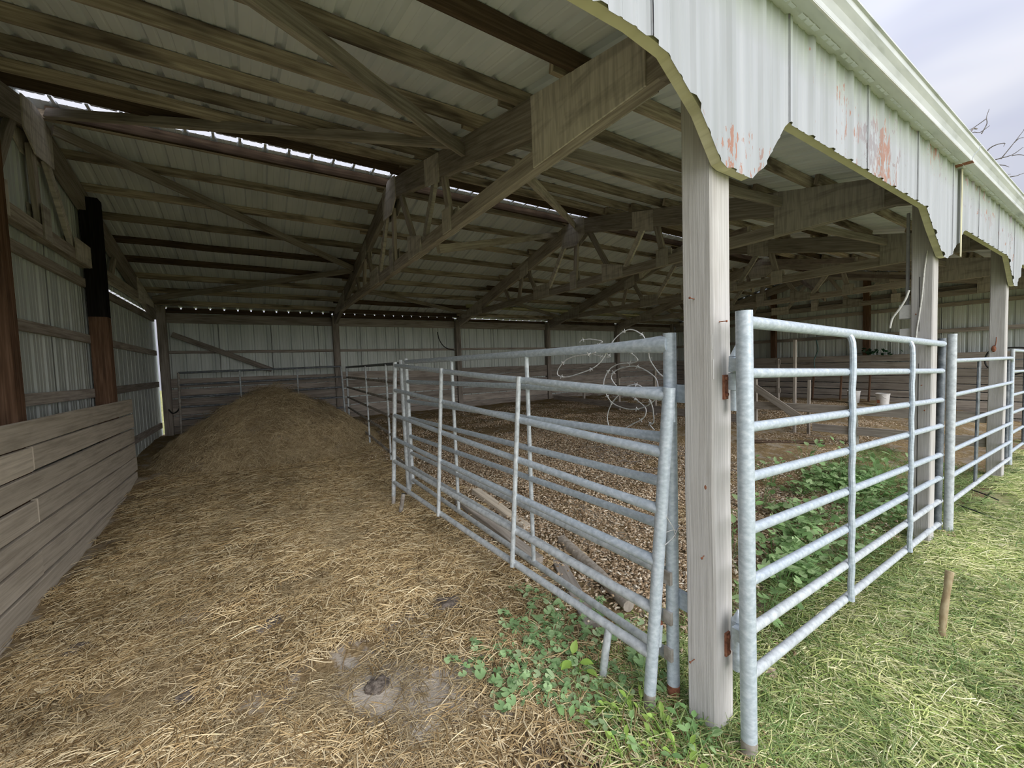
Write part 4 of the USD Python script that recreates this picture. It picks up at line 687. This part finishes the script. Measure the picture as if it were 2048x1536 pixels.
for i, (p, q) in enumerate([((5.85, 1.0), (5.65, .70)), ((6.62, 1.05), (6.40, .80))]):
    obj('black_cable', tube(spline([(*p, .05), ((p[0] + q[0]) / 2, (p[1] + q[1]) / 2, .045), (*q, .03)]), .006, 6), 'black_rubber', None, True, label=('nearer' if i == 0 else 'farther') + ' black cable end lying on the grass before the low panel', category='cable')
wn = []
for i in range(60):
    a = rng.random() * 6.28; c = np.array([4.5, 3.9, 0]) + rng.normal(0, 1, 3) * (.45, .6, 0); L = rng.uniform(.2, .6); n = 9; pts = []
    for k in range(n): pts.append(c + np.array([math.cos(a), math.sin(a), 0]) * L * (k / n - .5) + np.array([-math.sin(a), math.cos(a), 0]) * .02 * (-1) ** k)
    pts = np.array(pts); pts[:, 2] = ground(pts[:, 0], pts[:, 1]) + .03 + .22 * np.exp(-((c[0] - 4.5) / .4) ** 2) * np.sin(np.linspace(0, np.pi, n)) * rng.random(); wn.append(tube(pts, .003, 4, False))
obj('wire_netting', join(wn), 'wire_dull', None, label='crumpled heap of rusty wire netting on the pen floor behind the gate', category='wire netting', kind='stuff')
wn = []
for i in range(16):
    c = np.array([8.3, 7.4, .75]) + rng.normal(0, 1, 3) * (.25, .4, .06); pts = [c + (rng.normal() * .3, t * .9, .1 * math.sin(3 * t + i)) for t in np.linspace(-1, 1, 7)]; wn.append(tube(spline(pts, 3), .005, 4, False))
obj('fence_wire_coil', join(wn), 'wire', None, label='loose pale fence wires lying along the pen fence at the back', category='wire', kind='stuff')
# ---- dead tree beyond the barn
TREE = __import__('json').loads('''[[[19.0,3.31,6.59],[19.0,3.133,8.057],[19.0,2.895,8.083],[19.0,2.696,8.168]],[[19.0,2.895,8.083],[19.0,2.79,8.329],[19.0,2.801,8.517],[19.0,2.751,8.741]],[[19.0,2.793,8.49],[19.0,3.01,8.37],[19.0,3.202,8.302]],[[19.0,2.982,6.467],[19.0,2.806,7.35],[19.0,2.656,7.558],[19.0,2.417,7.538],[19.0,2.422,7.429]],[[19.0,2.902,6.437],[19.0,2.695,7.118],[19.0,2.294,7.17],[19.0,2.076,7.293]],[[19.0,2.499,7.17],[19.0,2.257,7.53],[19.0,2.085,7.799]],[[19.0,2.257,7.53],[19.0,2.173,7.601],[19.0,2.081,7.59]],[[19.0,2.294,7.17],[19.0,2.179,7.152],[19.0,2.072,7.083],[19.0,1.952,6.954]],[[19.0,2.823,6.408],[19.0,2.632,6.977],[19.0,2.451,6.958],[19.0,2.332,6.852]],[[19.0,2.745,6.379],[19.0,2.507,6.733],[19.0,2.36,6.774]],[[19.0,2.59,6.275],[19.0,2.431,6.6],[19.0,2.227,6.63],[19.0,2.065,6.685]],[[19.0,2.513,6.178],[19.0,2.401,6.566],[19.0,2.296,6.412],[19.0,2.192,6.238]],[[19.0,2.085,7.799],[19.0,1.997,7.929]]]''')
dt = xf('dead_tree', label='bare grey tree crown showing above the gutter at right', category='tree')
obj('trunk', tube(spline([(19.2, 3.0, -.2), (19.1, 2.95, 2.5), (19.0, 2.8, 4.6), (19, 2.75, 5.9)], 4), np.linspace(.26, .10, 13), 10), 'bark', dt, True)
for i, b in enumerate(TREE):
    b = np.array(b)
    if b[0][2] < 6.8: b = np.vstack([[(19, 2.75, 5.85)], b])
    b[:, 0] += np.linspace(0, rnd.uniform(-.5, .5), len(b)) if b[0][2] < 6.8 else 0
    q = spline(b, 4); r0 = .028 if b[0][2] < 6.8 else .014
    obj('branch', tube(q, np.linspace(r0, .006, len(q)), 6), 'bark', dt, True)
obj('gutter_twig', tube([(3.86, .80, 3.17), (3.88, .72, 3.25), (3.93, .66, 3.30)] if False else [(4.55, .76, 3.18), (4.62, .745, 3.245), (4.70, .74, 3.26)], .006, 5), 'bark', None, True, label='short twig sticking up out of the gutter', category='twig')
# hedge outside seen through the cracks of the left wall
hd = xf('hedge', (0, 0, 0), label='green shrubs outside seen through the wall cracks', category='hedge')
m = []
for i in range(40):
    s = trimesh.creation.icosphere(2, 1); v_ = np.array(s.vertices) * (.8 + .5 * meshkit.noise(np.array(s.vertices) * 3 + i, i)[:, None]); m.append((v_ * rng.uniform(.6, 1.1) + (-9 - rng.random() * 2, rng.uniform(8, 30), rng.uniform(.3, 1.6)), np.array(s.faces)))
obj('foliage', join(m), 'foliage', hd, True)
